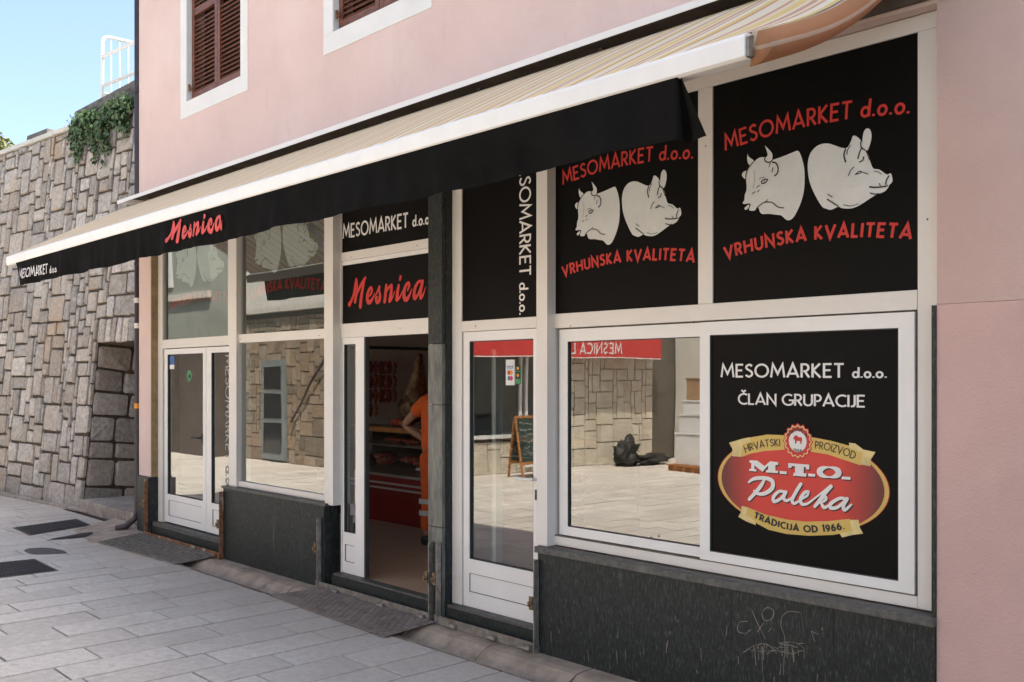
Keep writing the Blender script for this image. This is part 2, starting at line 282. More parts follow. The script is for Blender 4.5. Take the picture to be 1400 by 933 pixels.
def obj(name, mb, m, parent=None, smooth=False, bevel=0, local=False, kind=None, label=None):
    me = bpy.data.meshes.new(name)
    xs = [v[0] for v in mb.v]; ys = [v[1] for v in mb.v]; zs = [v[2] for v in mb.v]
    o0 = Vector(((min(xs) + max(xs)) / 2, (min(ys) + max(ys)) / 2, min(zs)))
    me.from_pydata([tuple(Vector(v) - o0) for v in mb.v], [], mb.f)
    if mb.uv is not None:
        ul = me.uv_layers.new(name='UVMap')
        for l in me.loops: ul.data[l.index].uv = mb.uv[l.vertex_index]
    bm = bmesh.new(); bm.from_mesh(me)
    if not mb.uv and not getattr(mb, 'flat', False): bmesh.ops.recalc_face_normals(bm, faces=bm.faces)
    if bevel: bmesh.ops.bevel(bm, geom=[e for e in bm.edges if len(e.link_faces) == 2 and e.calc_face_angle(0) > .5], offset=bevel, segments=2, profile=.6, affect='EDGES', clamp_overlap=True)
    bm.to_mesh(me); bm.free()
    if mb.isl and not bevel:
        at = me.attributes.new('rnd', 'FLOAT', 'POINT'); rq = random.Random(len(mb.v)); ed = mb.isl + [len(mb.v)]; vals = [0.0] * len(me.vertices)
        for i in range(len(ed) - 1):
            q = rq.random()
            for j in range(ed[i], min(ed[i + 1], len(vals))): vals[j] = q
        at.data.foreach_set('value', vals)
    me.materials.append(M[m] if isinstance(m, str) else m)
    if smooth:
        for p in me.polygons: p.use_smooth = True
    o = bpy.data.objects.new(name, me); C.objects.link(o)
    if parent is not None:
        o.parent = parent
        o.location = o0 if local else o0 - ORG[parent]
        if local: ORG[o] = Vector(o0)
        else: ORG[o] = o0
    else: o.location = o0; ORG[o] = o0
    if kind: o['kind'] = kind
    if label: o['label'] = label
    return o
def box(name, m, parent, x0, x1, y0, y1, z0, z1, bevel=0, **k):
    return obj(name, MB().box(min(x0, x1), max(x0, x1), min(y0, y1), max(y0, y1), min(z0, z1), max(z0, z1)), m, parent, bevel=bevel, **k)

# ---------------------------------------------------------------- lettering: strokes -> ribbons
def arc(cx, cy, rx, ry, a0, a1, n=14):
    return [(cx + rx * math.cos(R(a0 + (a1 - a0) * i / n)), cy + ry * math.sin(R(a0 + (a1 - a0) * i / n))) for i in range(n + 1)]
def spl(pts, n=6):
    o = []; P = [pts[0]] + list(pts) + [pts[-1]]
    for i in range(1, len(P) - 2):
        a, b, c, d = P[i - 1], P[i], P[i + 1], P[i + 2]
        for k in range(n):
            t = k / n
            o.append(tuple(.5 * (2 * b[j] + (c[j] - a[j]) * t + (2 * a[j] - 5 * b[j] + 4 * c[j] - d[j]) * t * t + (3 * b[j] - a[j] - 3 * c[j] + d[j]) * t ** 3) for j in range(len(b))))
    o.append(tuple(pts[-1])); return o
GL = {
 'M': (.92, [[(.02, 0), (.14, .97), (.46, .26), (.78, .97), (.90, 0)]]),
 'E': (.50, [[(.5, .955), (.04, .955), (.04, .045), (.5, .045)], [(.04, .52), (.44, .52)]]),
 'S': (.52, [spl([(.47, .84), (.30, .955), (.09, .83), (.12, .64), (.30, .52), (.46, .38), (.46, .17), (.26, .045), (.04, .17)])]),
 'O': (.94, [arc(.47, .5, .43, .46, 0, 360, 30)]),
 'A': (.76, [[(.02, 0), (.38, .98), (.74, 0)], [(.15, .28), (.61, .28)]]),
 'R': (.54, [[(.04, 0), (.04, .955), (.24, .955)] + arc(.24, .705, .23, .25, 90, -90, 10) + [(.04, .455)], [(.24, .455), (.52, 0)]]),
 'K': (.56, [[(.04, 0), (.04, 1)], [(.5, 1), (.08, .52), (.54, 0)]]),
 'T': (.58, [[(0, .955), (.58, .955)], [(.29, .955), (.29, 0)]]),
 'V': (.72, [[(.02, 1), (.36, .03), (.70, 1)]]),
 'H': (.68, [[(.04, 0), (.04, 1)], [(.64, 0), (.64, 1)], [(.04, .52), (.64, .52)]]),
 'U': (.64, [[(.04, 1), (.04, .32)] + arc(.32, .32, .28, .275, 180, 360, 12) + [(.60, 1)]]),
 'N': (.70, [[(.04, 0), (.04, .97), (.66, .03), (.66, 1)]]),
 'L': (.44, [[(.04, 1), (.04, .045), (.44, .045)]]),
 'I': (.08, [[(.04, 0), (.04, 1)]]),
 'P': (.50, [[(.04, 0), (.04, .955), (.22, .955)] + arc(.22, .69, .24, .265, 90, -90, 10) + [(.04, .425)]]),
 'C': (.70, [arc(.46, .5, .42, .455, 52, 308, 20)]),
 'G': (.80, [arc(.46, .5, .42, .455, 50, 325, 20) + [(.80, .24), (.80, .46), (.5, .46)]]),
 'J': (.30, [[(.26, 1), (.26, .25), (.2, .08), (.0, .04)]]),
 'Z': (.56, [[(.02, .955), (.53, .955), (.03, .045), (.55, .045)]]),
 'D': (.70, [[(.04, .045), (.04, .955), (.24, .955)] + arc(.24, .5, .42, .455, 90, -90, 16) + [(.04, .045)]]),
 '1': (.22, [[(.0, .82), (.18, .98), (.18, 0)]]),
 '9': (.50, [arc(.25, .68, .21, .27, 0, 360, 18), [(.46, .68), (.40, .3), (.14, 0)]]),
 '6': (.50, [arc(.25, .31, .21, .27, 0, 360, 18), [(.04, .31), (.12, .7), (.36, 1)]]),
 'd': (.52, [arc(.25, .28, .21, .25, 0, 360, 20), [(.48, 0), (.48, .98)]]),
 'o': (.52, [arc(.26, .28, .22, .25, 0, 360, 20)]),
 '.': (.10, [[(.05, .0), (.05, .12)]]),
 ' ': (.22, []),
}
GL['Č'] = (GL['C'][0], GL['C'][1] + [[(.28, 1.3), (.44, 1.12), (.60, 1.3)]])
def ribbon(pts, wid, closed=False):
    """2d polyline with width (number or list) -> quad strip as (verts, faces)"""
    p = [Vector(q[:2]) for q in pts]
    q = [p[0]]; ww = [wid[0] if isinstance(wid, list) else wid]
    for i, a in enumerate(p[1:], 1):
        if (a - q[-1]).length > 1e-6: q.append(a); ww.append(wid[i] if isinstance(wid, list) else wid)
    p = q; n = len(p)
    if n < 2: return [], []
    cl = (p[0] - p[-1]).length < 1e-5
    V = []
    for i in range(n):
        d1 = (p[i] - p[i - 1]).normalized() if i > 0 else None
        d2 = (p[i + 1] - p[i]).normalized() if i < n - 1 else None
        if cl and i in (0, n - 1): d1 = (p[-1] - p[-2]).normalized(); d2 = (p[1] - p[0]).normalized()
        if d1 is None: d1 = d2
        if d2 is None: d2 = d1
        t = (d1 + d2)
        t = t.normalized() if t.length > 1e-4 else d2
        nrm = Vector((-t.y, t.x)); k = 1 / max(.34, nrm.dot(Vector((-d2.y, d2.x))))
        V.append(p[i] + nrm * ww[i] / 2 * k); V.append(p[i] - nrm * ww[i] / 2 * k)
    return V, [(2 * i, 2 * i + 1, 2 * i + 3, 2 * i + 2) for i in range(n - 1)]
def blob(pts, n=5):     # round ends for script strokes
    out = []
    return out
def text_polys(text, h0, wt0, gap=.13, slab=False, lc=1.0):
    """list of (verts2d, faces, layer), total width; unit = metres"""
    x = 0; out = []
    low = False
    for ch in text:
        low = low or ch == 'd'; h = h0 * (lc if low else 1); wt = wt0 / (lc ** .5 if low else 1)
        adv, st = GL[ch]
        for k, s_ in enumerate(st):
            wv = wt if ch != '.' else max(wt, .15)
            v, f = ribbon([(a * h + x, b * h) for a, b in s_], wv * h)
            if v: out.append((v, f, k))
        if slab and ch not in '. ':
            ends = []
            for s_ in st:
                for (a, b) in (s_[0], s_[-1]):
                    if b < .06 or b > .94: ends.append((a, b))
            for k, (a, b) in enumerate(ends):
                yy = .04 if b < .5 else .96
                v, f = ribbon([((a - .10) * h + x, yy * h), ((a + .10) * h + x, yy * h)], .08 * h); out.append((v, f, 2 + k))
        x += (adv + gap) * h
    return out, x - gap * h
def place_text(name, text, pts, h, wt, m, parent, mapf, gap=.13, slab=False, lift=.0004, lc=1.0):
    """pts = 2 or 3 baseline points (in the plane) ; the text is stretched to span them"""
    polys, tw = text_polys(text, h, wt, gap, slab, lc)
    if len(pts) == 2: pts = [pts[0], ((pts[0][0] + pts[1][0]) / 2, (pts[0][1] + pts[1][1]) / 2), pts[1]]
    a, mid, c = [Vector(p) for p in pts]
    # quadratic through the three points, parameterised by chord fraction
    tm = (mid - a).dot(c - a) / (c - a).length_squared; tm = min(max(tm, .2), .8)
    bc = (mid - a * (1 - tm) ** 2 - c * tm ** 2) / (2 * tm * (1 - tm))
    def cur(t): return a * (1 - t) ** 2 + bc * 2 * t * (1 - t) + c * t * t, ((bc - a) * (1 - t) + (c - bc) * t).normalized()
    mb = MB()
    for v, f, k in polys:
        b = len(mb.v)
        for q in v:
            p, d = cur(q.x / tw); nn = Vector((-d.y, d.x))
            r = p + nn * q.y
            mb.v.append(mapf(r.x, r.y, lift * (1 + k)))
        mb.f += [tuple(b + i for i in ff) for ff in f]
    return obj(name, solidify(mb, mapf), m, parent)
def solidify(mb, mapf):
    mb.flat = True; return mb
def place_strokes(name, strokes, m, parent, mapf, lift=.0004, caps=True):
    mb = MB()
    for k, (pts, wd) in enumerate(strokes):
        pw = spl([(*p, wd_) for p, wd_ in zip(pts, wd)], 6) if len(pts) > 2 else [(*pts[0], wd[0]), (*pts[1], wd[1])]
        v, f = ribbon([q[:2] for q in pw], [q[2] for q in pw]); b = len(mb.v)
        mb.v += [mapf(q.x, q.y, lift * (1 + k)) for q in v]; mb.f += [tuple(b + i for i in ff) for ff in f]
        if caps:
            for q in (pw[0], pw[-1]):
                b = len(mb.v); n = 10
                mb.v += [mapf(q[0] + q[2] / 2 * math.cos(2 * math.pi * i / n), q[1] + q[2] / 2 * math.sin(2 * math.pi * i / n), lift * (1.4 + k) + .00006) for i in range(n)]
                mb.f.append(tuple(range(b, b + n)))
    mb.flat = True
    return obj(name, mb, m, parent)
def place_poly(name, polys, m, parent, mapf, lift=.0004, smooth_n=0):
    mb = MB()
    for k, pl in enumerate(polys):
        if smooth_n: pl = spl(list(pl) + [pl[0]], smooth_n)[:-1]
        b = len(mb.v); mb.v += [mapf(x, z, lift + k * .0002) for x, z in pl]
        for t in tessellate_polygon([[Vector((x, z, 0)) for x, z in pl]]): mb.f.append(tuple(b + i for i in t))
    mb.flat = True
    return obj(name, mb, m, parent)
def facemap(Y): return lambda a, b, l: (a, Y - l, b)

# ================================================================ SETTING
g = MB(); g.quad((-400, -300, -.09), (300, -300, -.09), (300, 400, -.09), (-400, 400, -.09)); tag(obj('ground', g, 'earth'), kind='structure')
bed = MB(); bed.box(-30, 8, -16, -.43, -.085, -.014); pav = obj('pavement', bed, 'joint'); tag(pav, kind='structure')
bed = MB(); bed.box(-30, -11.6, -.426, 1.0, -.085, -.0165); obj('joint_bed', bed, 'joint', pav)
# slabs: courses run square to the shop front
def slab_mesh(mb, x0, x1, y0, y1, dz=0, b=.003, tz=0):
    h = .028
    zt = dz
    o = [(x0, y0, -h), (x1, y0, -h), (x1, y1, -h), (x0, y1, -h)]
    i0 = [(x0, y0, zt - b * .8), (x1, y0, zt - b * .8 + tz), (x1, y1, zt - b * .8 + tz), (x0, y1, zt - b * .8)]
    i1 = [(x0 + b, y0 + b, zt), (x1 - b, y0 + b, zt + tz), (x1 - b, y1 - b, zt + tz), (x0 + b, y1 - b, zt)]
    k = len(mb.v); mb.isl.append(k); mb.v += o + i0 + i1
    for r_ in (0, 4):
        for j in range(4):
            q = (j + 1) % 4; mb.f.append((k + r_ + j, k + r_ + q, k + r_ + 4 + q, k + r_ + 4 + j))
    mb.f.append((k + 8, k + 9, k + 10, k + 11))
rs = random.Random(3)
near, far = [], []
xe = -3.2
xs = []
while xe > -29: xs.append(xe); xe -= rs.choice((.32, .34, .34, .36))
for i in range(len(xs) - 1):
    x1, x0 = xs[i], xs[i + 1]
    y = -.435
    if x1 < -11.75: y = .55 if x1 < -14.2 else .12
    y = y if x1 < -11.75 else -.435
    first = True
    while y > -15:
        ln = rs.uniform(.55, .98) * (.55 if first and rs.random() < .5 else 1); y0 = y - ln; first = False
        r = (x0, x1, y0, y)
        cx, cyy = (x0 + x1) / 2, (y0 + y) / 2
        dep = -cx * .7328 + (cyy - CY) * .6805; rt = cx * .6805 + (cyy - CY) * .7328
        px = 700 + FPX * rt / max(dep, .1); py = HOR + FPX * CH / max(dep, .1)
        (near if dep > 1 and px > -70 and py < 985 and cyy > -3.6 else far).append(r)
        y = y0
near.sort(key=lambda r: (r[0] ** 2 + (r[2] - CY) ** 2))
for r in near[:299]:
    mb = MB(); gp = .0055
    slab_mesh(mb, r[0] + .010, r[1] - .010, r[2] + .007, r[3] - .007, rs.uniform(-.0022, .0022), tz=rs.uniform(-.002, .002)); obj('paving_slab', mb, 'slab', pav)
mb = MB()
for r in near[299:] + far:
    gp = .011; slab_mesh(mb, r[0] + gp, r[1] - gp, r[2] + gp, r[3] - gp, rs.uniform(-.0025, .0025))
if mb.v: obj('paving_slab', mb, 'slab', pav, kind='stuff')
# gutter channel along the shop front
gb = MB(); gb.box(-11.4, 8, -.43, .3, -.088, -.078)
gut = obj('gutter', gb, 'joint'); tag(gut, kind='structure')
prof = [(-.02, .022), (-.13, .020), (-.175, .012), (-.215, -.008), (-.255, -.038), (-.30, -.062), (-.345, -.068), (-.385, -.058), (-.405, -.03), (-.412, -.002), (-.43, -.001)]
x = -11.1
while x < 1:
    ln = rs.uniform(.75, 1.0); mb = MB(); dz = rs.uniform(-.004, .004); sk = rs.uniform(-.03, .05)
    k = 0
    for (xx, e) in ((x + .006, 0), (x + ln - .006, 0)):
        for (yy, zz) in prof: mb.v.append((xx + sk * (-yy), yy, zz + dz))
    n = len(prof)
    for j in range(n - 1): mb.f.append((j, j + 1, n + j + 1, n + j))
    mb.v += [(x + .006, -.02, -.075), (x + ln - .006, -.02, -.075), (x + .006, -.43, -.075), (x + ln - .006, -.43, -.075)]
    mb.f += [tuple(range(n)) + (2 * n + 2, 2 * n), tuple(n + q for q in range(n)) + (2 * n + 3, 2 * n + 1)]
    obj('gutter_stone', mb, 'gutter', gut)
    x += ln
# kerb stones at the foot of the rubble wall
WD = Vector((.9946, .104, 0)); W0 = Vector((-18.7, 0, 0)); W0.y = .379 + (-18.7 + 13.92) * .1046
kb = thing('kerb', 'low worn stone kerb running along the foot of the rubble wall', 'kerb', tuple(W0))
s = -3
while s < 6.6:
    ln = rs.uniform(.5, .8); a = W0 + WD * s; b_ = W0 + WD * (s + ln - .012); nrm = Vector((.104, -.9946, 0))
    h = .045 + rs.uniform(-.006, .006)
    mb = MB(); P = [a + nrm * .02, b_ + nrm * .02, b_ + nrm * .15, a + nrm * .15]
    mb.prism([(p.x, p.y, -.01) for p in P], (0, 0, h)); obj('kerb_stone', mb, 'stepstone', kb, bevel=.008); s += ln

# ================================================================ PINK BUILDING
XL, XR = -11.44, X(1281, 0)
XRo = X(1281, 0)
bld = thing('pink_building', 'pink plastered building with brown louvred shutters above a butcher shop front', 'building', (XL, 0, 0))
TOP, ZO = 8.4, 3.64
wins = []
w0a, w0b = X(247.4), X(338.7); pitch = X(442.9) - X(247.4)
for k in range(5): wins.append((w0a + k * pitch, w0a + k * pitch + 1.53))
zwb, zwt = 4.69, 6.75      # outer white surround
ob, ot = zwb + .17, zwt - .17
mb = MB()
xx = XL
for a, b in wins:
    mb.box(xx, a + .15, 0, .35, ob, ot); xx = b - .15
mb.box(xx, 8, 0, .35, ob, ot)
mb.box(XL, XRo, 0, .35, ZO, ob); obj('wall', MB().box(XRo, 8, 0, .35, ZO + .001, ob), 'pink_shade', bld); mb.box(XL, 8, 0, .35, ot, TOP)
obj('wall', mb, 'pink', bld)
box('wall', 'pink_shade', bld, XRo, 8, -.001, .35, 2.215, ZO, label='pink wall beside the right window, shade painted into its colour')
box('wall', 'pink_low', bld, XRo, 8, -.003, .35, -.08, 2.213, label='darker repainted lower pink wall')
box('wall', 'pink', bld, XL, XL + .3, .352, 8, -.08, TOP)
box('wall', 'pink', bld, XL + .302, 8, 7.7, 8, -.08, TOP)
box('wall', 'pink', bld, 7.7, 8, .352, 7.698, -.08, TOP)
box('cornice', 'trimw', bld, XL - .12, 8.1, -.12, .0, TOP - .12, TOP + .12)
rf = MB(); rf.prism([(XL - .1, -.1, TOP + .125), (XL - .1, 8.1, TOP + .125), (XL - .1, 4, TOP + 1.1)], (19.6, 0, 0)); rfo = obj('roof', rf, 'roof', bld)
for cxx, cyy_, ch_ in ((-9.6, .9, 2.0), (-3.2, 1.0, 1.7), (2.4, .9, 2.1)): box('shadow_caster', 'pink', rfo, cxx, cxx + 1.1, cyy_, cyy_ + .6, TOP + .2, TOP + ch_)  # unseen chimney blocks added to throw shadows onto the sunlit street
box('ceiling', 'inwall', bld, XL + .302, 7.7, .352, 7.698, 3.5, 3.62)
pilx = X(206, 0)
box('pilaster', 'pink', bld, XL, pilx, 0, .12, .715, ZO - .002)
box('pilaster_side', 'ochre', bld, pilx + .001, pilx + .012, .006, .34, .715, ZO - .003)
box('pilaster_base', 'granite', bld, XL - .01, pilx + .02, -.02, .12, -.06, .713, bevel=.004)
# windows upstairs
first = None
def window_parts(a, b):
    t = .15
    mb = MB(); y = -.006
    for q in ((a, b, zwb, zwb + .17), (a, b, zwt - .17, zwt), (a, a + t, zwb + .171, zwt - .171), (b - t, b, zwb + .171, zwt - .171)):
        mb.box(q[0], q[1], y, .0 - .0005, q[2], q[3])
    parts = [obj('window_surround', mb, 'trimw', bld)]
    mb = MB(); mb.box(a + t - .03, a + t + .004, 0.001, .22, ob, ot); mb.box(b - t - .004, b - t + .03, 0.001, .22, ob, ot); mb.box(a + t + .005, b - t - .005, .001, .22, ob - .03, ob + .004); mb.box(a + t + .005, b - t - .005, .001, .22, ot - .004, ot + .03)
    obj('window_reveal', mb, 'trimw', bld)
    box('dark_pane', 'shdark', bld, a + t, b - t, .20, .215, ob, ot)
    x0, x1 = a + t + .015, b - t - .015; xm = (x0 + x1) / 2
    for (l, r_) in ((x0, xm - .004), (xm + .004, x1)):
        mb = MB(); st = .055; y0, y1 = .05, .088
        mb.box(l, l + st, y0, y1, ob + .02, ot - .01); mb.box(r_ - st, r_, y0, y1, ob + .02, ot - .01)
        rails = [ob + .02, ob + .93, ot - .01 - .07]
        for zz in rails: mb.box(l + st, r_ - st, y0 + .002, y1 - .002, zz, zz + .075)
        sh = obj('shutter', mb, 'shutter', bld)
        z = ob + .02 + .10; tot = 0
        while z < ot - .09:
            if not (ob + .89 < z < ob + 1.01):
                m2 = MB(); m2.prism([(l + st, .052, z - .018), (l + st, .060, z - .022), (l + st, .092, z + .018), (l + st, .084, z + .022)], (r_ - l - 2 * st, 0, 0))
                sl = obj('slat', m2, 'shutter', sh)
            z += .047
    m2 = MB(); m2.box(a + t - .0, a + t + .06, .02, .035, ob + .13, ob + .16); m2.box(a + t + .03, a + t + .05, .0, .02, ob + .11, ob + .18); obj('shutter_catch', m2, 'rust', bld)
for a, b in wins[:3]: window_parts(a, b)
# interior shell
box('floor', 'infloor', bld, XL + .302, 7.69, .10, 7.69, .04, .150)
box('wall', 'inwall', bld, -10.7, 2, 4.62, 4.74, .15, 3.5, label='cream wall at the back of the shop')
# top head of the shopfront recess
box('lintel', 'step', bld, pilx, XRo, .10, .34, ZO - .004, ZO + .05)

# ---- shopfront. levels measured from the photograph
YD = .08; YB = .05
Z1, Z2, Z3, Z4 = 2.21, 2.30, 3.555, 3.64
def fr(name, a, b, z0, z1, y=YD, d=.06, m='frame', par=None, bevel=.003, **k):
    return box(name, m, par if par is not None else bld, a, b, y, y + d, z0, z1, bevel=bevel, **k)
xA0, xA1 = X(216, YD), X(313, .02)
xp1a, xp1b = X(313, .02), X(323, .02)
xp2a, xp2b = X(444, 0), X(455, 0)
xC1 = X(606, YD) - .0
xpil0, xpil1 = X(587, 0), X(606.6, 0)
xE0 = X(621, YD)
xp3a, xp3b = X(734, .01), X(748, .01)
xD1 = X(1276, YD)
xm0, xm1 = X(955, YD), X(973.5, YD)
fr('post', xp1a, xp1b, .20, ZO - .004, .02, .16)
fr('post', xp2a, xp2b, .755, ZO - .004, 0, .18)
fr('post', xp3a, xp3b, .735, ZO - .004, .01, .17)
fr('transom', pilx + .013, xp1a, Z3, ZO - .005)
fr('transom', xp1b, xp2a, Z3, ZO - .005, YB)
fr('transom', xp2b, xpil0, Z3, ZO - .005)
fr('transom', xpil1, xp3a, Z3, ZO - .005)
fr('transom', xp3b, XRo, Z3, ZO - .005)
# --- bay A (left door)
fr('jamb', pilx + .013, X(222, YD), .2, Z3 - .001)
fr('transom', X(222, YD) + .001, xp1a - .001, Z1 - .01, Z2)
fr('jamb', X(311.5, YD), xp1a - .001, Z2 + .001, Z3 - .001)
# --- bay B window
fr('jamb', xp1b + .001, X(325, YB), .77, Z3 - .001, YB)
fr('jamb', X(443, YB), xp2a - .001, .77, Z3 - .001, YB)
fr('transom', X(325, YB) + .001, X(443, YB) - .001, 2.215, Z2, YB)
fr('bottom_rail', X(325, YB) + .001, X(443, YB) - .001, .77, .826, YB)
def pane(a, b, z0, z1, y, par=bld, m='glass', name='glass_pane'):
    return box(name, m, par, a, b, y, y + .008, z0, z1)
pane(X(325, YB) + .001, X(443, YB) - .001, .828, 2.213, YB + .025)
pane(X(325, YB) + .001, X(443, YB) - .001, Z2 + .001, Z3 - .001, YB + .025)
pane(X(222, YD) + .001, X(311.5, YD) - .001, Z2 + .001, Z3 - .001, YD + .025)
# screws on transoms
mb = MB()
for px, py in ((329, 464), (436, 459)):
    x, z = F(px, py, YB); mb.tube([(x, YB - .002, z), (x, YB + .004, z)], .006, 8)
obj('screw', mb, 'dark', bld)
for (ppx, ppy, yy) in ((480, 352, YD), (570, 336, YD), (547, 449, YD), (650, 446, YD), (948, 441, YD), (780, 446, YD), (890, 735, YD), (1268, 300, YD), (965, 200, YD)):
    x, z = F(ppx, ppy, yy); mb = MB(); mb.tube([(x, yy - .002, z), (x, yy + .004, z)], .005, 8); obj('screw', mb, 'rust', bld)
# --- door leaf builder
def door(a, b, z0, z1, y, g0, g1, gz0, gz1, p0, p1, pz0, pz1, d=.05, name='door', glass=True, label=None):
    mb = MB()
    mb.box(a, g0, y, y + d, z0, z1); mb.box(g1, b, y, y + d, z0, z1); mb.box(g0, g1, y, y + d, gz1, z1)
    mb.box(g0, g1, y, y + d, pz1, gz0); mb.box(g0, g1, y, y + d, z0, pz0)
    if p0 > g0: mb.box(g0, p0, y, y + d, pz0, pz1)
    if p1 < g1: mb.box(p1, g1, y, y + d, pz0, pz1)
    o = obj(name, mb, 'leaf', bld, label=label)
    m2 = MB()
    t = .006
    m2.box(g0, g0 + t, y + .004, y + .03, gz0, gz1); m2.box(g1 - t, g1, y + .004, y + .03, gz0, gz1); m2.box(g0 + t, g1 - t, y + .004, y + .03, gz0, gz0 + t); m2.box(g0 + t, g1 - t, y + .004, y + .03, gz1 - t, gz1)
    m2.box(p0, p0 + .004, y + .002, y + .012, pz0, pz1); m2.box(p0 + .004, p1, y + .002, y + .012, pz1 - .004, pz1); m2.box(p0 + .004, p1, y + .002, y + .012, pz0, pz0 + .004)
    obj('gasket', m2, 'gasket', o)
    box('glass_pane', 'glass', o, g0 + t, g1 - t, y + .022, y + .03, gz0 + t, gz1 - t)
    box('panel', 'leaf', o, p0 + .004, p1, y + .008, y + .03, pz0 + .004, pz1 - .004)
    return o
yd = YD + .012
dA1 = door(X(223.5, YD), X(280, YD), .215, Z1 - .02, yd, X(227.5, YD), X(276, YD), .535, 2.13, X(229, YD), X(274, YD), .29, .47, label='left leaf with round green sticker')
dA2 = door(X(280.6, YD), xp1a - .002, .215, Z1 - .02, yd, X(287.3, YD), X(311.5, YD), .535, 2.13, X(289, YD), X(311, YD), .29, .47, label='narrow right leaf with vertical white lettering')
box('threshold', 'granite', bld, pilx + .021, xp1a + .04, .0, .34, -.06, .150, bevel=.004)
box('threshold', 'granite_sill', bld, pilx + .021, xp1a + .04, .01, .36, .151, .200, bevel=.004)
# handle
hx, hz = F(275, 599, YD)
mb = MB(); mb.tube([(hx, yd, hz), (hx, yd - .05, hz), (hx - .14, yd - .055, hz)], .010, 8); mb.box(hx - .018, hx + .018, yd - .008, yd, hz - .07, hz + .05)
obj('handle', mb, 'dark', dA1)
# --- bay C open door
fr('jamb', xp2b + .001, X(466.6, YD), .171, Z3 - .001)
xc0, xc1 = X(466.6, YD) + .001, xpil0 + .01
fr('transom', xc0, xc1, 2.88, 2.953); fr('transom', xc0, xc1, 2.842, 2.878, YD + .008, .04, 'leaf')
fr('transom', xc0, xc1, Z1 + .002, 2.334)
box('side_rail', 'leaf', bld, X(463, YD), X(466.6, YD) + .0, YD - .004, YD - .0005, 2.30, 2.88)
dC = door(X(462.5, YD) + .05, X(496, YD), .172, Z1, yd, X(468.5, YD), X(484.5, YD), .525, 2.155, X(470, YD), X(483, YD), .27, .42, name='side_light', label='narrow glazed leaf beside the open doorway')
fr('lock_edge', X(496, YD) + .001, X(498, YD), .172, Z1, yd, .04, 'gasket')
# open leaf swung inwards behind the pillar
od = MB(); ox = X(598, .2); 
od.box(ox - .05, ox, .16, .24, .172, Z1 - .01); od.box(ox - .05, ox, .82, .90, .172, Z1 - .01); od.box(ox - .05, ox, .24, .82, .172, .30); od.box(ox - .05, ox, .24, .82, 2.1, Z1 - .01)
odo = obj('door', od, 'leaf', bld, label='glazed door leaf standing open inwards'); box('glass_pane', 'glass', odo, ox - .03, ox - .022, .24, .82, .30, 2.1)
box('threshold', 'granite', bld, xp2b - .02, xpil0 - .001, .0, .10, -.06, .150, bevel=.004)
box('threshold', 'granite_sill', bld, xp2b - .02, xpil0 - .001, .012, .099, .151, .170, bevel=.003)
# --- pillar
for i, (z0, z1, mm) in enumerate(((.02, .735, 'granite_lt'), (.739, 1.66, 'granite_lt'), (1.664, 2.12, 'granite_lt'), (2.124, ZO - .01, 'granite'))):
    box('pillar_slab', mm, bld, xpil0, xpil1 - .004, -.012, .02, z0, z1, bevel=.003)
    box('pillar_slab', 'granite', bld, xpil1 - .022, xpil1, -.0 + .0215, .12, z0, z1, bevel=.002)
box('pillar_core', 'step', bld, xpil0 + .01, xpil1 - .025, .022, .3, .02, ZO - .012)
# --- bay E glazed door
fr('jamb', xpil1 + .002, X(631, YD), .165, Z3 - .001)
fr('jamb', X(733.2, YD), xp3a - .001, .74, Z3 - .001)
fr('transom', X(631, YD) + .001, X(733.2, YD) - .001, Z1, 2.288)
dE = door(X(632, YD), X(734, YD), .165, Z1 - .004, yd, X(640, YD), X(727.5, YD), .52, 2.138, X(639.6, YD) + .001, X(727.5, YD) - .001, .275, .415, label='closed glazed shop door with card payment stickers')
box('threshold', 'granite', bld, xpil1 + .021, X(737, 0), .0, .10, -.06, .142, bevel=.004)
box('threshold', 'granite_sill', bld, xpil1 + .021, X(737, 0), .012, .16, .143, .163, bevel=.003)
mb = MB(); hx, hz = F(733, 656, YD); mb.tube([(hx, yd, hz), (hx, yd - .05, hz), (hx - .15, yd - .055, hz)], .010, 8); mb.box(hx - .02, hx + .015, yd - .01, yd, hz - .04, hz + .04); obj('handle', mb, 'leaf', dE)
hx, hz = F(733, 677, YD); box('lock', 'dark', dE, hx - .014, hx + .014, yd - .012, yd - .001, hz - .035, hz + .035)
# --- bay D window
xd0 = X(757, YD)
fr('jamb', xp3b + .001, xd0, .74, Z3 - .001)
fr('transom', xd0 + .001, X(1254.5, YD) - .002, 2.20, 2.297)
fr('jamb', X(954.3, YD), X(974, YD), 2.298, Z3 - .001)
fr('jamb', X(1254.5, YD), XRo - .001, .74, Z3 - .001)
fr('bottom_rail', xd0 + .001, X(1254.5, YD) - .001, .74, .800)
def sash(a, b, g0, g1, z0, z1, gz0, gz1, y, label):
    mb = MB(); d = .045
    mb.box(a, g0, y, y + d, z0, z1); mb.box(g1, b, y, y + d, z0, z1); mb.box(g0, g1, y, y + d, z0, gz0); mb.box(g0, g1, y, y + d, gz1, z1)
    o = obj('sash', mb, 'leaf', bld, label=label)
    m2 = MB(); t = .005
    m2.box(g0, g0 + t, y + .003, y + .03, gz0, gz1); m2.box(g1 - t, g1, y + .003, y + .03, gz0, gz1); m2.box(g0 + t, g1 - t, y + .003, y + .03, gz0, gz0 + t); m2.box(g0 + t, g1 - t, y + .003, y + .03, gz1 - t, gz1)
    obj('gasket', m2, 'gasket', o); return o
s1 = sash(X(762, YD), X(957, YD), X(773, YD), X(955.5, YD), .812, 2.19, .871, 2.109, YD + .02, 'left sliding sash with clear glass')
box('glass_pane', 'glass', s1, X(773, YD) + .005, X(955.5, YD) - .005, YD + .038, YD + .046, .876, 2.104)
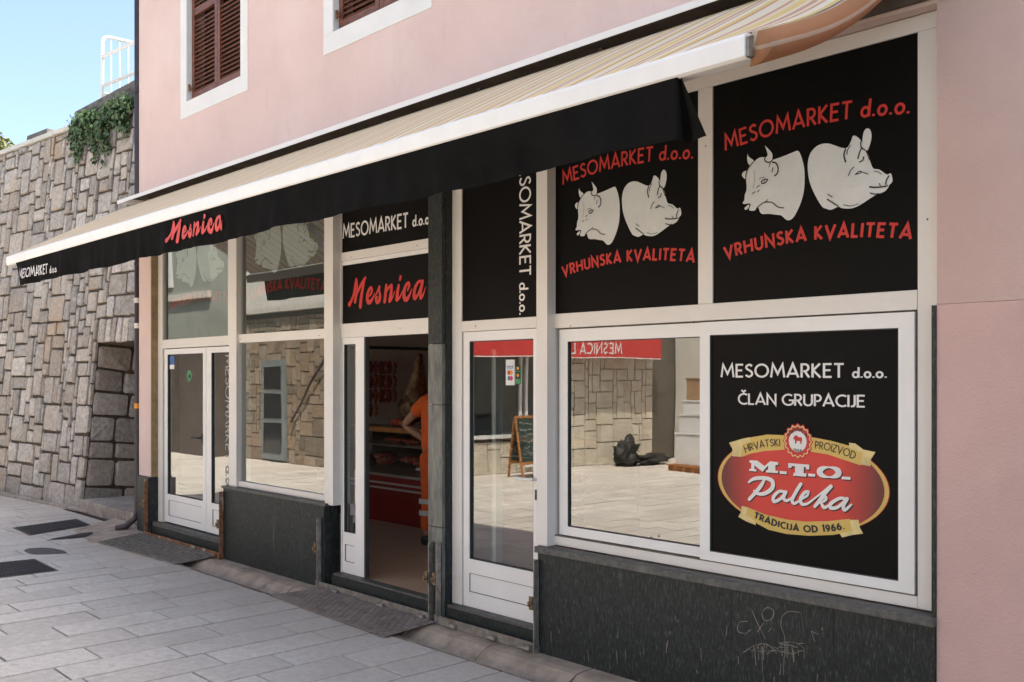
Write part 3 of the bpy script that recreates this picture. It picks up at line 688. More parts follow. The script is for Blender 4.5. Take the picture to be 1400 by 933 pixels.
s2 = sash(X(957.6, YD), X(1251, YD), X(971, YD), X(1229, YD), .808, 2.19, .861, 2.114, YD - .006, 'right sliding sash filled with the black sign')
box('track', 'gasket', bld, X(1252, YD), X(1254, YD), YD + .01, YD + .02, .81, 2.19)
box('track', 'step', bld, xd0, X(1254, YD), YD - .002, YD + .02, .8005, .8065)
# plinths
def plinth(a, b, zt, sill_h, panels):
    e = [a] + panels + [b]
    for i in range(len(e) - 1):
        box('granite_panel', 'granite', bld, e[i] + .0008, e[i + 1] - .0008, -.02, .14, -.07, zt, bevel=.0015)
plinth(X(305, -.02), X(443, -.02), .742, 0, [])
box('sill', 'granite_sill', bld, X(303, -.03), X(445, -.03), -.035, YB - .002, .744, .768, bevel=.004)
plinth(X(735, -.02), XRo - .002, .690, 0, [X(1000, -.02), X(1140, -.02)])
box('sill', 'granite_sill', bld, X(731, -.035), XRo - .002, -.04, YD - .002, .692, .734, bevel=.004)
box('granite_edge', 'granite', bld, X(1275, 0), XRo - .001, -.012, .07, .736, 2.21)

# ---- sunk signs (black printed boards)
def sign(label, a, b, z0, z1, y, m='black', d=.006, group=None):
    t = thing('sign_board', label, 'sign', ((a + b) / 2, y, z0), group)
    box('board', m, t, a, b, y, y + d, z0, z1); return t
# artwork traced on the upper right board
PA0, PA1 = X(974, YD), X(1254, YD); AW = PA1 - PA0
def fa(pts): return [(F(px, py, YD)[0] - PA0, F(px, py, YD)[1] - 2.298) for px, py in pts]
def c2(pts): return fa([(1000 + x * .13942, 180 + y * .13942) for x, y in pts])
def c3(pts): return fa([(1090 + x * .15, 165 + y * .15) for x, y in pts])
cow = [c2([(635, 185), (660, 205), (690, 290), (708, 400), (704, 560), (680, 670), (640, 770), (600, 840), (560, 868), (525, 862), (480, 822), (430, 815), (360, 806), (300, 808), (272, 790), (256, 748), (235, 755), (215, 775), (166, 772), (168, 745), (180, 715), (160, 703), (120, 710), (100, 700), (118, 670), (122, 620), (140, 560), (135, 440), (160, 360), (200, 310), (240, 270), (275, 252), (318, 252), (400, 275)]),
       c2([(152, 212), (160, 245), (215, 290), (180, 332), (155, 310), (145, 260)]),
       c2([(320, 135), (350, 165), (385, 205), (394, 240), (385, 288), (355, 302), (322, 280), (330, 250), (347, 225)]),
       c2([(150, 382), (115, 390), (93, 425), (125, 465), (135, 420)]),
       c2([(124, 765), (122, 745), (165, 714), (160, 745), (138, 765)])]
cowl = [(c2(p), w_) for p, w_ in (([(390, 298), (430, 310), (450, 360), (440, 410), (412, 435)], 10), ([(285, 490), (310, 470), (345, 470), (325, 500), (295, 508), (285, 490)], 8), ([(312, 487), (318, 486)], 16),
        ([(235, 755), (300, 700), (350, 690), (400, 700), (450, 740), (510, 748)], 7), ([(320, 690), (352, 665)], 5), ([(318, 258), (322, 285), (355, 302), (385, 290), (398, 270)], 8), ([(375, 305), (360, 350)], 5), ([(400, 350), (390, 400)], 6),
        ([(215, 290), (175, 335), (140, 400), (135, 450)], 7), ([(210, 380), (220, 450), (205, 560)], 2), ([(265, 470), (290, 452), (320, 448)], 4), ([(240, 550), (270, 525)], 6), ([(195, 610), (225, 590)], 6), ([(250, 590), (270, 570)], 5))]
pig = [c3([(230, 208), (290, 210), (430, 252), (480, 190), (495, 145), (515, 135), (555, 160), (580, 200), (580, 245), (610, 265), (640, 310), (658, 375), (685, 435), (740, 445), (808, 490), (845, 480), (860, 550), (830, 585), (825, 600), (795, 640), (740, 665), (700, 680), (560, 770), (480, 800), (400, 797), (365, 785), (300, 812), (250, 800), (215, 780), (150, 670), (105, 560), (88, 450), (90, 370), (115, 290), (170, 230)]),
       c3([(620, 70), (650, 75), (668, 120), (662, 190), (630, 272), (585, 240), (584, 200), (595, 110)])]
pigl = [(c3(p), w_) for p, w_ in (([(435, 255), (418, 310), (435, 380)], 10), ([(480, 220), (450, 270), (445, 310)], 6), ([(580, 250), (560, 290), (545, 350)], 8), ([(600, 325), (590, 360), (555, 378)], 8), ([(510, 420), (475, 460), (460, 505)], 6),
        ([(525, 490), (560, 460), (580, 470), (545, 485), (525, 490)], 6), ([(648, 602), (700, 608), (790, 600), (820, 590)], 9), ([(830, 500), (808, 540), (798, 585)], 8), ([(690, 462), (730, 465), (760, 490)], 4), ([(655, 658), (700, 670), (740, 665)], 7),
        ([(265, 715), (320, 750), (370, 783)], 7), ([(415, 765), (480, 778), (555, 758)], 4), ([(270, 670), (315, 700)], 5), ([(740, 570), (755, 595)], 5), ([(572, 190), (580, 250), (620, 275), (655, 360)], 6), ([(590, 470), (645, 488)], 4))]
t1 = fa([(990.7, 205.8), (1098, 173.5), (1241.3, 154.8)]); t2 = fa([(990.7, 354.5), (1106, 328.5), (1244, 326.9)])
def artwork(t, a, z0, y, k=1.0, top=True, dz=0):
    ff = lambda u, v, l: (a + u * k, y - l, z0 + v * k + dz)
    place_poly('cow_head', cow, 'white', t, ff, .0006, 3); place_poly('pig_head', pig, 'white', t, ff, .0006, 3)
    mmpx = .0042 * .14
    place_strokes('cow_outline', [(p, [w_ * .00085] * len(p)) for p, w_ in cowl], 'ink', t, ff, .00022 , False).location.y -= .0016
    place_strokes('pig_outline', [(p, [w_ * .00085] * len(p)) for p, w_ in pigl], 'ink', t, ff, .00022, False).location.y -= .0016
    if top: place_text('lettering', 'MESOMARKET d.o.o.', t1, .092, .15, 'red', t, ff, .17)
    place_text('lettering', 'VRHUNSKA KVALITETA', t2, .071, .20, 'red', t, ff, .24)
sDR = sign('largest black board with white cow and pig heads, upper right beside the pink wall', PA0, PA1, 2.298, 3.554, YD + .01)
artwork(sDR, PA0, 2.298, YD + .01)
a, b = X(756.5, YD), X(954.2, YD)
sDL = sign('black board with cow and pig heads, its top line cut off by the awning valance', a, b, 2.298, 3.554, YD + .01)
artwork(sDL, a, 2.298, YD + .01, (b - a) / AW)
a, b = X(325, YB) + .003, X(443, YB) - .003
sB = sign('cow and pig board behind reflecting glass above the left display window', a, b, 2.302, 3.553, YB + .045, 'blackgl')
artwork(sB, a, 2.302, YB + .045, (b - a) / AW)
a, b = X(222, YD) + .003, X(311.5, YD) - .003
sA = sign('faint cow and pig board behind reflecting glass above the leftmost door', a, b, 2.302, 3.553, YD + .045, 'blackgl')
artwork(sA, a, 2.302, YD + .045, (b - a) / AW)
# door C boards
sC1 = sign('black strip board with white shop name above the open doorway', xc0, xc1, 2.955, 3.553, YD + .01)
place_text('lettering', 'MESOMARKET d.o.o.', [F(467.5, 326.4, YD), F(587.5, 305.5, YD)], .118, .15, 'ltext', sC1, facemap(YD + .01), .16, lc=.76)
sC2 = sign('black board with large red script word over the open doorway', xc0 + .005, xc1, 2.336, 2.840, YD + .012)
box('trim', 'leaf', sC2, xc0 - .0, xc0 + .004, YD + .004, YD + .02, 2.336, 2.84)
mes = [([(125, 628), (150, 585), (190, 480), (212, 350), (228, 245)], [60, 42, 42, 42, 32]), ([(234, 250), (240, 350), (228, 470), (212, 590)], [32, 44, 52, 46]), ([(232, 480), (262, 420), (310, 320), (370, 222)], [40, 40, 42, 34]),
       ([(352, 260), (332, 380), (310, 500), (294, 660)], [38, 46, 52, 58]),
       ([(405, 525), (450, 480), (472, 420), (455, 375), (418, 430), (400, 520), (412, 590), (450, 590), (485, 530), (512, 462)], [16, 26, 36, 36, 46, 52, 56, 46, 28, 14]),
       ([(515, 520), (548, 450), (586, 362)], [14, 24, 34]), ([(586, 365), (584, 430), (598, 500), (584, 570), (548, 592), (530, 545)], [34, 30, 40, 48, 48, 36]), ([(530, 545), (548, 520), (562, 520)], [36, 26, 20]),
       ([(692, 340), (684, 430), (668, 585)], [40, 48, 48]), ([(692, 440), (725, 380), (772, 335)], [24, 34, 36]), ([(776, 345), (768, 440), (744, 575)], [40, 48, 48]), ([(752, 575), (790, 520), (822, 432)], [36, 26, 12]),
       ([(884, 342), (868, 430), (856, 555)], [36, 48, 52]), ([(862, 560), (905, 515), (940, 425)], [38, 26, 12]), ([(914, 212), (904, 250)], [44, 34]),
       ([(1020, 415), (1045, 350), (1040, 305), (1000, 330), (968, 430), (972, 530), (1005, 555), (1045, 500), (1088, 395)], [26, 34, 38, 38, 50, 56, 52, 34, 14]),
       ([(1240, 280), (1190, 285), (1140, 370), (1122, 470), (1130, 530), (1165, 505), (1200, 420), (1240, 290)], [28, 34, 42, 50, 52, 34, 22, 20]), ([(1252, 278), (1232, 370), (1216, 460), (1224, 528)], [42, 48, 50, 46]), ([(1228, 530), (1262, 480), (1298, 368)], [38, 26, 10])]
def mesnica(f2, k):
    return [([f2(*p) for p in pts], [w_ * k for w_ in wd]) for pts, wd in mes]
sc_m = F(580, 400, YD)[0] - F(480, 400, YD)[0]
place_strokes('lettering', mesnica(lambda u, v: F(465 + u / 11.2, 360 + v / 11.2, YD), sc_m / 100 / 11.2 * .84), 'red', sC2, facemap(YD + .012), .00025)
# bay E upper board with vertical lettering
a, b = X(631, YD) + .002, X(733.2, YD) - .002
sE = sign('black board with shop name reading downwards above the closed glass door', a, b, 2.291, 3.553, YD + .01)
xb_, xt_ = F(708.8, 400, YD)[0], F(724.3, 400, YD)[0]
zend = F(712, 430, YD)[1]
hcap = xt_ - xb_
tw = text_polys('MESOMARKET d.o.o.', hcap, .12, .12)[1]
place_text('lettering', 'MESOMARKET d.o.o.', [(xb_, zend + tw * .93), (xb_, zend)], hcap, .13, 'ltext', sE, facemap(YD + .01), .12, lc=.8)
# vertical lettering on the left door leaf
xb_ = X(304.5, YD); zt = F(306, 490, YD)[1]
place_text('lettering', 'MESOMARKET d.o.o.', [(xb_, 2.10), (xb_, .60)], .125, .12, 'fadetext', dA2, facemap(yd + .019), .12)
# stickers
def disc(x, z, y, r, sx=1, n=18): return [(x + r * sx * math.cos(2 * math.pi * i / n), z + r * math.sin(2 * math.pi * i / n)) for i in range(n)]
def sticker(label, polys, y, grp=None):
    t = thing('sticker', label, 'sticker', (polys[0][1][0][0], y, polys[0][1][0][1]), grp)
    for k, (m, pl, nm) in enumerate(polys):
        mb = MB(); mb.prism([(x, y - .0004 - k * .0005, z) for x, z in pl], (0, .0004, 0)); obj(nm, mb, m, t)
    return t
gx, gz = F(255, 514, YD); sticker('round green sticker on the leftmost glass door', [('sgreen', disc(gx, gz, 0, .062), 'disc'), ('darkglass', disc(gx + .01, gz - .005, 0, .022), 'emblem')], yd + .02)
x0, z0 = F(228.5, 505, YD); x1, z1 = F(233, 487, YD)
def rc(a, b, c, d): return [(a, c), (b, c), (b, d), (a, d)]
sticker('small blue and white sticker in the top corner of the leftmost door', [('sblue', rc(x0, x1 + .03, z0 + .05, z1), 'field'), ('ltext', rc(x0, x1 + .03, z0, z0 + .05), 'strip')], yd + .02)
a, z1 = F(687, 492, YD); b, z0 = F(699, 527, YD)
st = sticker('white card payment sticker with coloured circles on the closed glass door', [('box', rc(a, b, z0, z1), 'sheet')], yd + .0205)
cx = (a + b) / 2; hh = (z1 - z0)
ym = yd + .0198
place_poly('mark', [disc(cx - .012, z0 + hh * .49, 0, .017)], 'sred', st, facemap(ym)); place_poly('mark', [disc(cx + .012, z0 + hh * .49, 0, .017)], 'sorange', st, facemap(ym - .0005))
place_poly('mark', [disc(cx - .012, z0 + hh * .27, 0, .017)], 'sblue', st, facemap(ym)); place_poly('mark', [disc(cx + .012, z0 + hh * .27, 0, .017)], 'sred', st, facemap(ym - .0005))
place_text('lettering', 'VISA', [(a + .012, z0 + hh * .64), (b - .012, z0 + hh * .64)], .02, .16, 'sblue', st, facemap(ym), .16)
place_poly('bar', [rc(a + .008, b - .008, z0 + hh * .74, z0 + hh * .755)], 'ink', st, facemap(ym))
a2 = b + .006; b2 = X(707.5, YD); z12 = F(700, 501, YD)[1]; z02 = F(700, 525, YD)[1]
st = sticker('small green sticker right of the white payment sticker', [('sgreen', rc(a2, b2, z02, z12), 'sheet')], yd + .0205)
place_poly('square', [rc(a2 + .006, b2 - .006, z02 + .035, z02 + .085), rc(a2 + .006, b2 - .006, z02 + .09, z02 + .13)], 'ink', st, facemap(ym))
place_poly('dot', [disc((a2 + b2) / 2, z02 + .11, 0, .012), disc((a2 + b2) / 2, z02 + .06, 0, .012)], 'sorange', st, facemap(ym - .0006))

# ---- lower right board with the oval emblem
ys = YD + .006
a, b = X(971, YD) + .006, X(1229, YD) - .006
sL = sign('black window board with two white text lines above a red oval emblem', a, b, .867, 2.108, ys)
FY = lambda x, y: F(x, y, YD)
place_text('lettering', 'MESOMARKET d.o.o.', [FY(985.2, 515.9), FY(1211, 516.8)], .074, .145, 'ltext', sL, facemap(ys), .15, lc=.74)
place_text('lettering', 'ČLAN GRUPACIJE', [FY(1008.5, 553), FY(1181.5, 557.2)], .062, .15, 'ltext', sL, facemap(ys), .12)
def lg(x, y): return FY(970 + x * .18759, 570 + y * .18759)
lx, _ = lg(60, 440); rx_, _ = lg(1305, 560); _, tz = lg(640, 142); _, bz = lg(720, 850)
ocx, ocz, orx, orz = (lx + rx_) / 2, (tz + bz) / 2, (rx_ - lx) / 2, (tz - bz) / 2
def ell(k, kz=None, dx=0, n=72): return [(ocx + dx + orx * k * math.cos(2 * math.pi * i / n), ocz + orz * (kz or k) * math.sin(2 * math.pi * i / n)) for i in range(n)]
em = thing('oval_emblem', 'red and gold oval emblem with ribbons printed on the lower right board', 'emblem', (ocx, ys, ocz - orz))
place_poly('rim_line', [ell(1.008)], 'red', em, facemap(ys), .0005); place_poly('gold_rim', [ell(1.0)], 'gold', em, facemap(ys), .0010)
place_poly('oval', [ell(.955, .985)], 'logo', em, facemap(ys), .0016)
rib_dark = [[lg(*p) for p in q] for q in ([(230, 175), (300, 150), (420, 130), (545, 135), (545, 240), (400, 250), (300, 268), (235, 292)], [(740, 150), (880, 175), (1010, 210), (1120, 260), (1100, 355), (980, 315), (860, 275), (735, 255)], [(275, 660), (400, 712), (560, 750), (700, 765), (860, 762), (1020, 745), (1040, 835), (900, 862), (720, 868), (560, 855), (430, 825), (345, 780), (265, 715)])]
place_poly('ribbon', rib_dark, 'gold', em, facemap(ys), .0022)
rib_l = [[lg(*p) for p in q] for q in ([(140, 190), (240, 160), (290, 150), (297, 180), (240, 200), (232, 292), (160, 288), (165, 235)], [(1015, 190), (1060, 195), (1120, 240), (1208, 258), (1175, 310), (1172, 362), (1100, 348), (1115, 262), (1020, 232)], [(232, 650), (282, 662), (265, 712), (335, 765), (335, 790), (270, 765), (208, 730), (228, 695)], [(1022, 752), (1085, 752), (1092, 805), (1118, 852), (1040, 862), (965, 880), (945, 850), (1030, 835)])]
place_poly('ribbon_fold', rib_l, 'goldl', em, facemap(ys), .0030)
mt = facemap(ys - .0036)
place_text('lettering', 'HRVATSKI', [lg(262, 262), lg(385, 225), lg(512, 216)], .040, .13, 'ink', em, mt, .14)
place_text('lettering', 'PROIZVOD', [lg(768, 232), lg(920, 262), lg(1052, 312)], .040, .13, 'ink', em, mt, .14)
place_text('lettering', 'TRADICIJA OD 1966.', [lg(322, 735), lg(650, 835), lg(982, 818)], .034, .25, 'ink', em, facemap(ys - .0036), .26, slab=True)
# rosette
rcx, rcz = lg(642, 180); rr = (lg(740, 180)[0] - lg(545, 180)[0]) / 2
def rose(k, wv=.06, n=16): return [(rcx + rr * k * (1 + wv * math.cos(n * t)) * math.cos(t), rcz + rr * k * 1.08 * (1 + wv * math.cos(n * t)) * math.sin(t)) for t in [2 * math.pi * i / 128 for i in range(128)]]
place_poly('rosette', [rose(1.06)], 'red', em, facemap(ys), .0040); place_poly('rosette_rim', [rose(.98)], 'goldl', em, facemap(ys), .0044); place_poly('rosette_ring', [rose(.9)], 'red', em, facemap(ys), .0048)
place_poly('rosette_disc', [rose(.66, 0)], 'ltext', em, facemap(ys), .0052)
place_text('lettering', 'MESNICA', [(rcx - rr * .62, rcz + rr * .30), (rcx, rcz + rr * .70), (rcx + rr * .62, rcz + rr * .30)], rr * .22, .2, 'ink', em, facemap(ys - .0054), .2)
place_text('lettering', '1966', [(rcx - rr * .32, rcz - rr * .70), (rcx + rr * .32, rcz - rr * .70)], rr * .2, .2, 'ink', em, facemap(ys - .0054), .2)
ox_ = [(-.3, .15), (-.2, .32), (-.05, .3), (.1, .18), (.3, .2), (.34, -.02), (.28, -.3), (.2, -.3), (.18, -.1), (-.05, -.1), (-.1, -.3), (-.2, -.3), (-.2, -.02), (-.32, .0)]
place_poly('ox', [[(rcx + x * rr, rcz + .12 * rr + y * rr * .9) for x, y in ox_]], 'red', em, facemap(ys), .0058)
pal = [([(395, 465), (372, 505), (335, 550), (288, 602)], [20, 27, 27, 24]), ([(284, 478), (325, 452), (405, 448), (455, 470), (455, 520), (400, 560), (345, 560), (322, 540)], [14, 24, 26, 30, 30, 26, 20, 14]),
       ([(548, 548), (505, 545), (465, 585), (470, 618), (515, 598), (550, 552)], [18, 20, 24, 24, 20, 16]), ([(556, 548), (538, 592), (560, 612), (600, 588), (640, 530), (664, 492)], [22, 24, 20, 14, 16, 24]), ([(660, 496), (622, 560), (600, 610), (618, 632), (665, 605), (712, 575)], [24, 24, 24, 20, 14, 16]),
       ([(712, 575), (718, 548), (690, 555), (662, 600), (672, 636), (712, 634), (765, 595), (830, 545), (884, 508)], [16, 20, 22, 24, 22, 16, 12, 14, 26]), ([(880, 512), (830, 570), (790, 625), (765, 655)], [24, 26, 24, 20]), ([(792, 622), (838, 582), (846, 604), (808, 630)], [14, 20, 20, 14]), ([(812, 628), (835, 662), (876, 640)], [18, 22, 12]),
       ([(988, 598), (945, 596), (885, 632), (882, 664), (935, 658), (998, 600)], [20, 20, 24, 24, 20, 16]), ([(1002, 598), (975, 648), (985, 680), (1034, 640)], [24, 24, 22, 12])]
kp = (lg(800, 500)[0] - lg(600, 500)[0]) / 200
for (dx, dz, mm, l0) in ((.006, -.006, 'ink', .0018), (0, 0, 'ltext', .0032)):
    st_ = [([(lg(*p)[0] + dx, lg(*p)[1] + dz) for p in pts], [w_ * kp for w_ in wd]) for pts, wd in pal]
    place_strokes('lettering', st_, mm, em, facemap(ys - l0), .00012)
# M.T.O. slab serif
def mto(dx, dz, mm, l0):
    P = [[(290, 318), (345, 320), (400, 360), (440, 325), (498, 332), (498, 352), (478, 352), (478, 392), (498, 395), (496, 412), (410, 406), (410, 390), (425, 388), (425, 355), (385, 402), (325, 355), (325, 382), (340, 384), (338, 400), (288, 394), (288, 380), (302, 380), (302, 336), (290, 336)],
         [(510, 395), (560, 400), (560, 420), (510, 415)], [(572, 338), (725, 350), (725, 385), (705, 385), (698, 368), (685, 366), (685, 412), (705, 414), (703, 438), (608, 430), (610, 410), (622, 408), (622, 362), (600, 360), (592, 375), (572, 372)],
         [(718, 414), (768, 418), (768, 438), (718, 434)], [(962, 436), (1026, 440), (1026, 460), (962, 456)]]
    P = [[(lg(*p)[0] + dx, lg(*p)[1] + dz) for p in q] for q in P]
    place_poly('lettering', P, mm, em, facemap(ys), l0)
    o = [lg(870 + 68 * math.cos(R(t)), 405 + 36 * math.sin(R(t)) + 3 * math.cos(R(t))) for t in range(0, 361, 12)]
    wd = [(.062 * abs(math.cos(R(t))) ** 1.4 + .016) * .5 for t in range(0, 361, 12)]
    v, f = ribbon([(x + dx, z + dz) for x, z in o], [w_ * .9 for w_ in wd]); mb = MB(); mb.v = [(q.x, ys - l0, q.y) for q in v]; mb.f = f; mb.flat = True; obj('lettering', mb, mm, em)
mto(.006, -.006, 'ink', .0024); mto(0, 0, 'ltext', .0031)

# graffiti scratches on the plinth
def gs(pts): return [F(940 + x * .3286, 720 + y * .3286, -.02) for x, y in pts]
scr = [[(250, 395), (215, 400), (210, 435), (240, 445), (262, 430)], [(268, 350), (290, 400), (325, 470)], [(318, 400), (290, 440)], [(308, 360), (330, 338), (358, 350), (350, 385), (320, 390), (308, 360)], [(470, 358), (420, 355), (392, 380), (390, 420), (405, 470), (398, 620)], [(232, 525), (280, 495), (330, 490), (372, 528)], [(245, 510), (300, 520), (360, 515)], [(310, 500), (312, 610)], [(400, 480), (450, 485), (490, 510)], [(435, 500), (442, 565)], [(400, 520), (440, 530), (460, 520)], [(280, 505), (285, 580)], [(515, 435), (545, 450)], [(515, 435), (530, 480)], [(350, 420), (335, 440)], [(415, 480), (420, 530)], [(485, 510), (487, 550)]]
for i in range(25):
    bx = random.choice((290, 305, 320, 400, 415, 440)) + random.gauss(0, 14); by = random.uniform(485, 525); scr.append([(bx, by), (bx + random.uniform(-3, 3), by + random.uniform(8, 50))])
for i in range(14):
    bx, by = random.uniform(260, 460), random.uniform(485, 530); scr.append([(bx, by), (bx + random.uniform(14, 40), by + random.uniform(-8, 8))])
for i in range(26):
    bx, by = random.uniform(-600, 640), random.uniform(380, 640); scr.append([(bx, by), (bx + random.uniform(-5, 5), by + random.uniform(10, 60))])
gt = thing('graffiti', 'faint scratched graffiti on the dark granite plinth below the emblem', 'graffiti', (*([F(1060, 880, -.02)[0]]), -.021, .4))
place_strokes('scratch', [(gs(p), [random.uniform(.002, .0065) for _ in p]) for p in scr], 'scratch', gt, facemap(-.0202), .0001, False)

# ================================================================ steel guide rails of flood barriers
def vbar(px, py0, py1, Y, m, wd=.045):
    x, za = F(px, py0, Y); _, zb = F(px, py1, Y)
    mb = MB(); mb.box(x - wd / 2, x + wd / 2, Y - .01, Y + .0, zb, za); mb.box(x + wd / 2 - .008, x + wd / 2, Y - .045, Y - .011, zb, za)
    return mb, x, zb, za
def barrier(label, lpx, rpx, ly, ry, m, grp='barrier frames round the shop doors'):
    Y = -.028
    xl = X(lpx, Y); xr = X(rpx, Y)
    t = thing('barrier_frame', label, 'barrier frame', ((xl + xr) / 2, Y, 0), grp)
    for i, (px, (y0, y1)) in enumerate(((lpx, ly), (rpx, ry))):
        mb, x, zb, za = vbar(px, y0, y1, Y, m); u = obj('upright', mb, m, t)
        zc = (za + zb) / 2 + .03
        m2 = MB(); m2.box(x - .018, x + .016, Y - .056, Y - .046, zc - .045, zc + .045); m2.tube([(x - .022, Y - .062, zc), (x + .022, Y - .062, zc)], .007, 8); m2.box(x - .014, x - .002, Y - .072, Y - .057, zc - .022, zc + .012)
        obj('latch', m2, 'brass', u, bevel=.002)
    zl = F(lpx, ly[1], Y)[1]; zr = F(rpx, ry[1], Y)[1]
    mb = MB()
    zz = .055
    mb.box(xl - .02, xr + .02, Y - .03, Y + .022, zz - .03, zz + .015); mb.box(xl - .02, xr + .02, Y - .034, Y - .0305, zz - .03, zz + .035)
    rl = obj('bottom_rail', mb, m, t)
    for k in (.2, .62, .95):
        x = xl + (xr - xl) * k
        m2 = MB(); m2.box(x - .035, x + .035, Y - .055, Y - .0345, zz - .025, zz + .01); m2.tube([(x - .04, Y - .05, zz - .01), (x + .04, Y - .05, zz - .01)], .014, 8); obj('lug', m2, m, rl)
    return t
barrier('rusty barrier frame round the leftmost double door', 201.5, 304, (655, 728), (672, 768), 'rust')
barrier('grey steel barrier frame round the open doorway', 437.5, 590, (709, 798), (741, 846), 'metal')
barrier('grey steel barrier frame round the closed glass door', 600.5, 733.5, (742, 850), (765, 894), 'metal')

# ================================================================ ramps, covers
def quadpt(c, u, v):
    a, b, cc, d = [Vector(q) for q in c]
    return (a * (1 - u) + b * u) * (1 - v) + (d * (1 - u) + cc * u) * v
def P3(px, py, z): x, y = G(px, py, z); return (x, y, z)
cor = [P3(364, 816, .006), P3(525, 871, .006), P3(584, 855, .07), P3(436, 804, .06)]
cor = [(-7.47, -.47, .008), (-5.73, -.53, .010), (-5.72, -.075, .040), (-7.33, -.075, .036)]
rp = thing('ramp_plate', 'worn chequered steel ramp plate in front of the open doorway', 'ramp', tuple(Vector(cor[0])))
mb = MB(); n = 14
for j in range(2):
    for i in range(n + 1):
        p = quadpt(cor, i / n, j); mb.v.append((p.x, p.y, p.z + .006 + .004 * math.sin(i * .7)))
mb.f = [(i, i + 1, n + 2 + i, n + 1 + i) for i in range(n)]
k = len(mb.v); mb.v += [(x, y, z - .007) for x, y, z in mb.v]; mb.f += [tuple(k + q for q in reversed(f)) for f in mb.f[:n]]
for i in range(n): mb.f += [(i, i + 1, k + i + 1, k + i), (n + 1 + i, n + 2 + i, k + n + 2 + i, k + n + 1 + i)]
mb.f += [(0, n + 1, k + n + 1, k), (n, 2 * n + 1, k + 2 * n + 1, k + n)]
obj('plate', mb, 'plate', rp)
mb = MB()
for i in range(46):
    for j in range(11):
        u, v = (i + .5) / 46, (j + .5) / 11; p = quadpt(cor, u, v); p.z += .0065 + .004 * math.sin(u * n * .7)
        a = R(45 if (i + j) % 2 else -45); d = Vector((math.cos(a), math.sin(a), 0)) * .017; e = Vector((-math.sin(a), math.cos(a), 0)) * .006
        b = len(mb.v); mb.v += [tuple(p + d), tuple(p + e), tuple(p - d), tuple(p - e), tuple(p + Vector((0, 0, .006)))]
        mb.f += [(b, b + 1, b + 4), (b + 1, b + 2, b + 4), (b + 2, b + 3, b + 4), (b + 3, b, b + 4)]
obj('tread', mb, 'plate', rp, kind='stuff')
c2_ = [P3(146, 741, .004), P3(248, 771, .004), P3(291, 762, .05), P3(194, 731, .05)]
c2_ = [(c2_[0][0], -.56, .006), (c2_[1][0], -.47, .006), (c2_[1][0] + .05, -.08, .05), (c2_[0][0] + .0, -.08, .05)]
print('grate', c2_)
gr = thing('ramp_grating', 'steel grid ramp in front of the leftmost double door', 'ramp', tuple(Vector(c2_[0])))
mb = MB()
def bar(mb, p, q, w_, h_):
    p, q = Vector(p), Vector(q); d = (q - p).normalized(); s_ = Vector((-d.y, d.x, 0)).normalized() * w_ / 2; z = Vector((0, 0, h_))
    mb.prism([tuple(p + s_), tuple(q + s_), tuple(q - s_), tuple(p - s_)], tuple(z))
for i in range(41): bar(mb, quadpt(c2_, i / 40, 0), quadpt(c2_, i / 40, 1), .009, .012)
obj('cross_bars', mb, 'metal', gr, kind='stuff')
for j in range(10): mb = MB(); bar(mb, quadpt(c2_, 0, j / 9) + Vector((0, 0, .001)), quadpt(c2_, 1, j / 9) + Vector((0, 0, .001)), .008, .0135); obj('bar', mb, 'metal', gr)
mb = MB(); mb.v = [(p[0], p[1], p[2] - .003) for p in c2_]; mb.f = [(0, 1, 2, 3)]; mb.prism([(p[0], p[1], p[2] - .006) for p in c2_], (0, 0, .003)); mb.v = mb.v[4:]; mb.f = [tuple(q - 4 for q in f) for f in mb.f[1:]]
obj('backing', mb, 'gutter', gr)
def cover(label, pts, cat, m='iron', bars=0, nm='manhole_cover'):
    P = [G(*p) for p in pts]; cx = sum(p[0] for p in P) / len(P); cy = sum(p[1] for p in P) / len(P)
    t = thing(nm, label, cat, (cx, cy, 0)); mb = MB(); mb.prism([(x, y, .0015) for x, y in P], (0, 0, .004)); obj('plate', mb, m, t)
    if nm != 'asphalt_patch':
        mb = MB(); mb.prism([(cx + (x - cx) * 1.07, cy + (y - cy) * 1.07, .0005) for x, y in P], (0, 0, .003)); obj('rim', mb, 'step', t)
    if bars:
        mb = MB(); q = [(x, y, .0058) for x, y in P]
        for i in range(bars): bar(mb, quadpt(q, (i + .5) / bars, .05), quadpt(q, (i + .5) / bars, .95), .014, .009)
        for i in range(4): bar(mb, quadpt(q, .03, (i + .5) / 4), quadpt(q, .97, (i + .5) / 4), .01, .003)
        obj('ribs', mb, m, t, kind='stuff')
    return t
cover('dark square cast iron cover at the left edge of the pavement', [(-60, 776), (45, 765.5), (76, 781), (-40, 795)], 'manhole cover', bars=22)
cover('long brown iron drain cover in front of the rubble wall', [(20, 722), (103, 710.5), (123, 719), (42, 732)], 'drain cover', bars=18)
cover('narrow dark drain grating beside the foot of the downpipe', [(66, 739), (110, 731), (143, 727), (120, 735)], 'drain grating', bars=14)
pt = [(62 + 28 * math.cos(t) + 3 * math.sin(3 * t), 754.5 + 4.6 * math.sin(t) + .7 * math.cos(2.3 * t)) for t in [2 * math.pi * i / 20 for i in range(20)]]
cover('small dark oval asphalt patch set between the slabs', pt, 'patch', 'patch', nm='asphalt_patch')
# sloping concrete at the corner below the downpipe
mb = MB(); mb.v = [(-12.35, -.45, .002), (-11.25, -.62, .003), (-11.22, -.03, .06), (-11.9, .1, .09), (-12.7, .2, .05)]; mb.f = [(0, 1, 2, 3, 4)]
mb2 = MB(); mb2.v = mb.v + [(x, y, -.03) for x, y, z in mb.v]; mb2.f = [(0, 1, 2, 3, 4), (9, 8, 7, 6, 5)] + [(i, (i + 1) % 5, (i + 1) % 5 + 5, i + 5) for i in range(5)]
tag(obj('concrete_apron', mb2, 'gutter'), kind='structure')

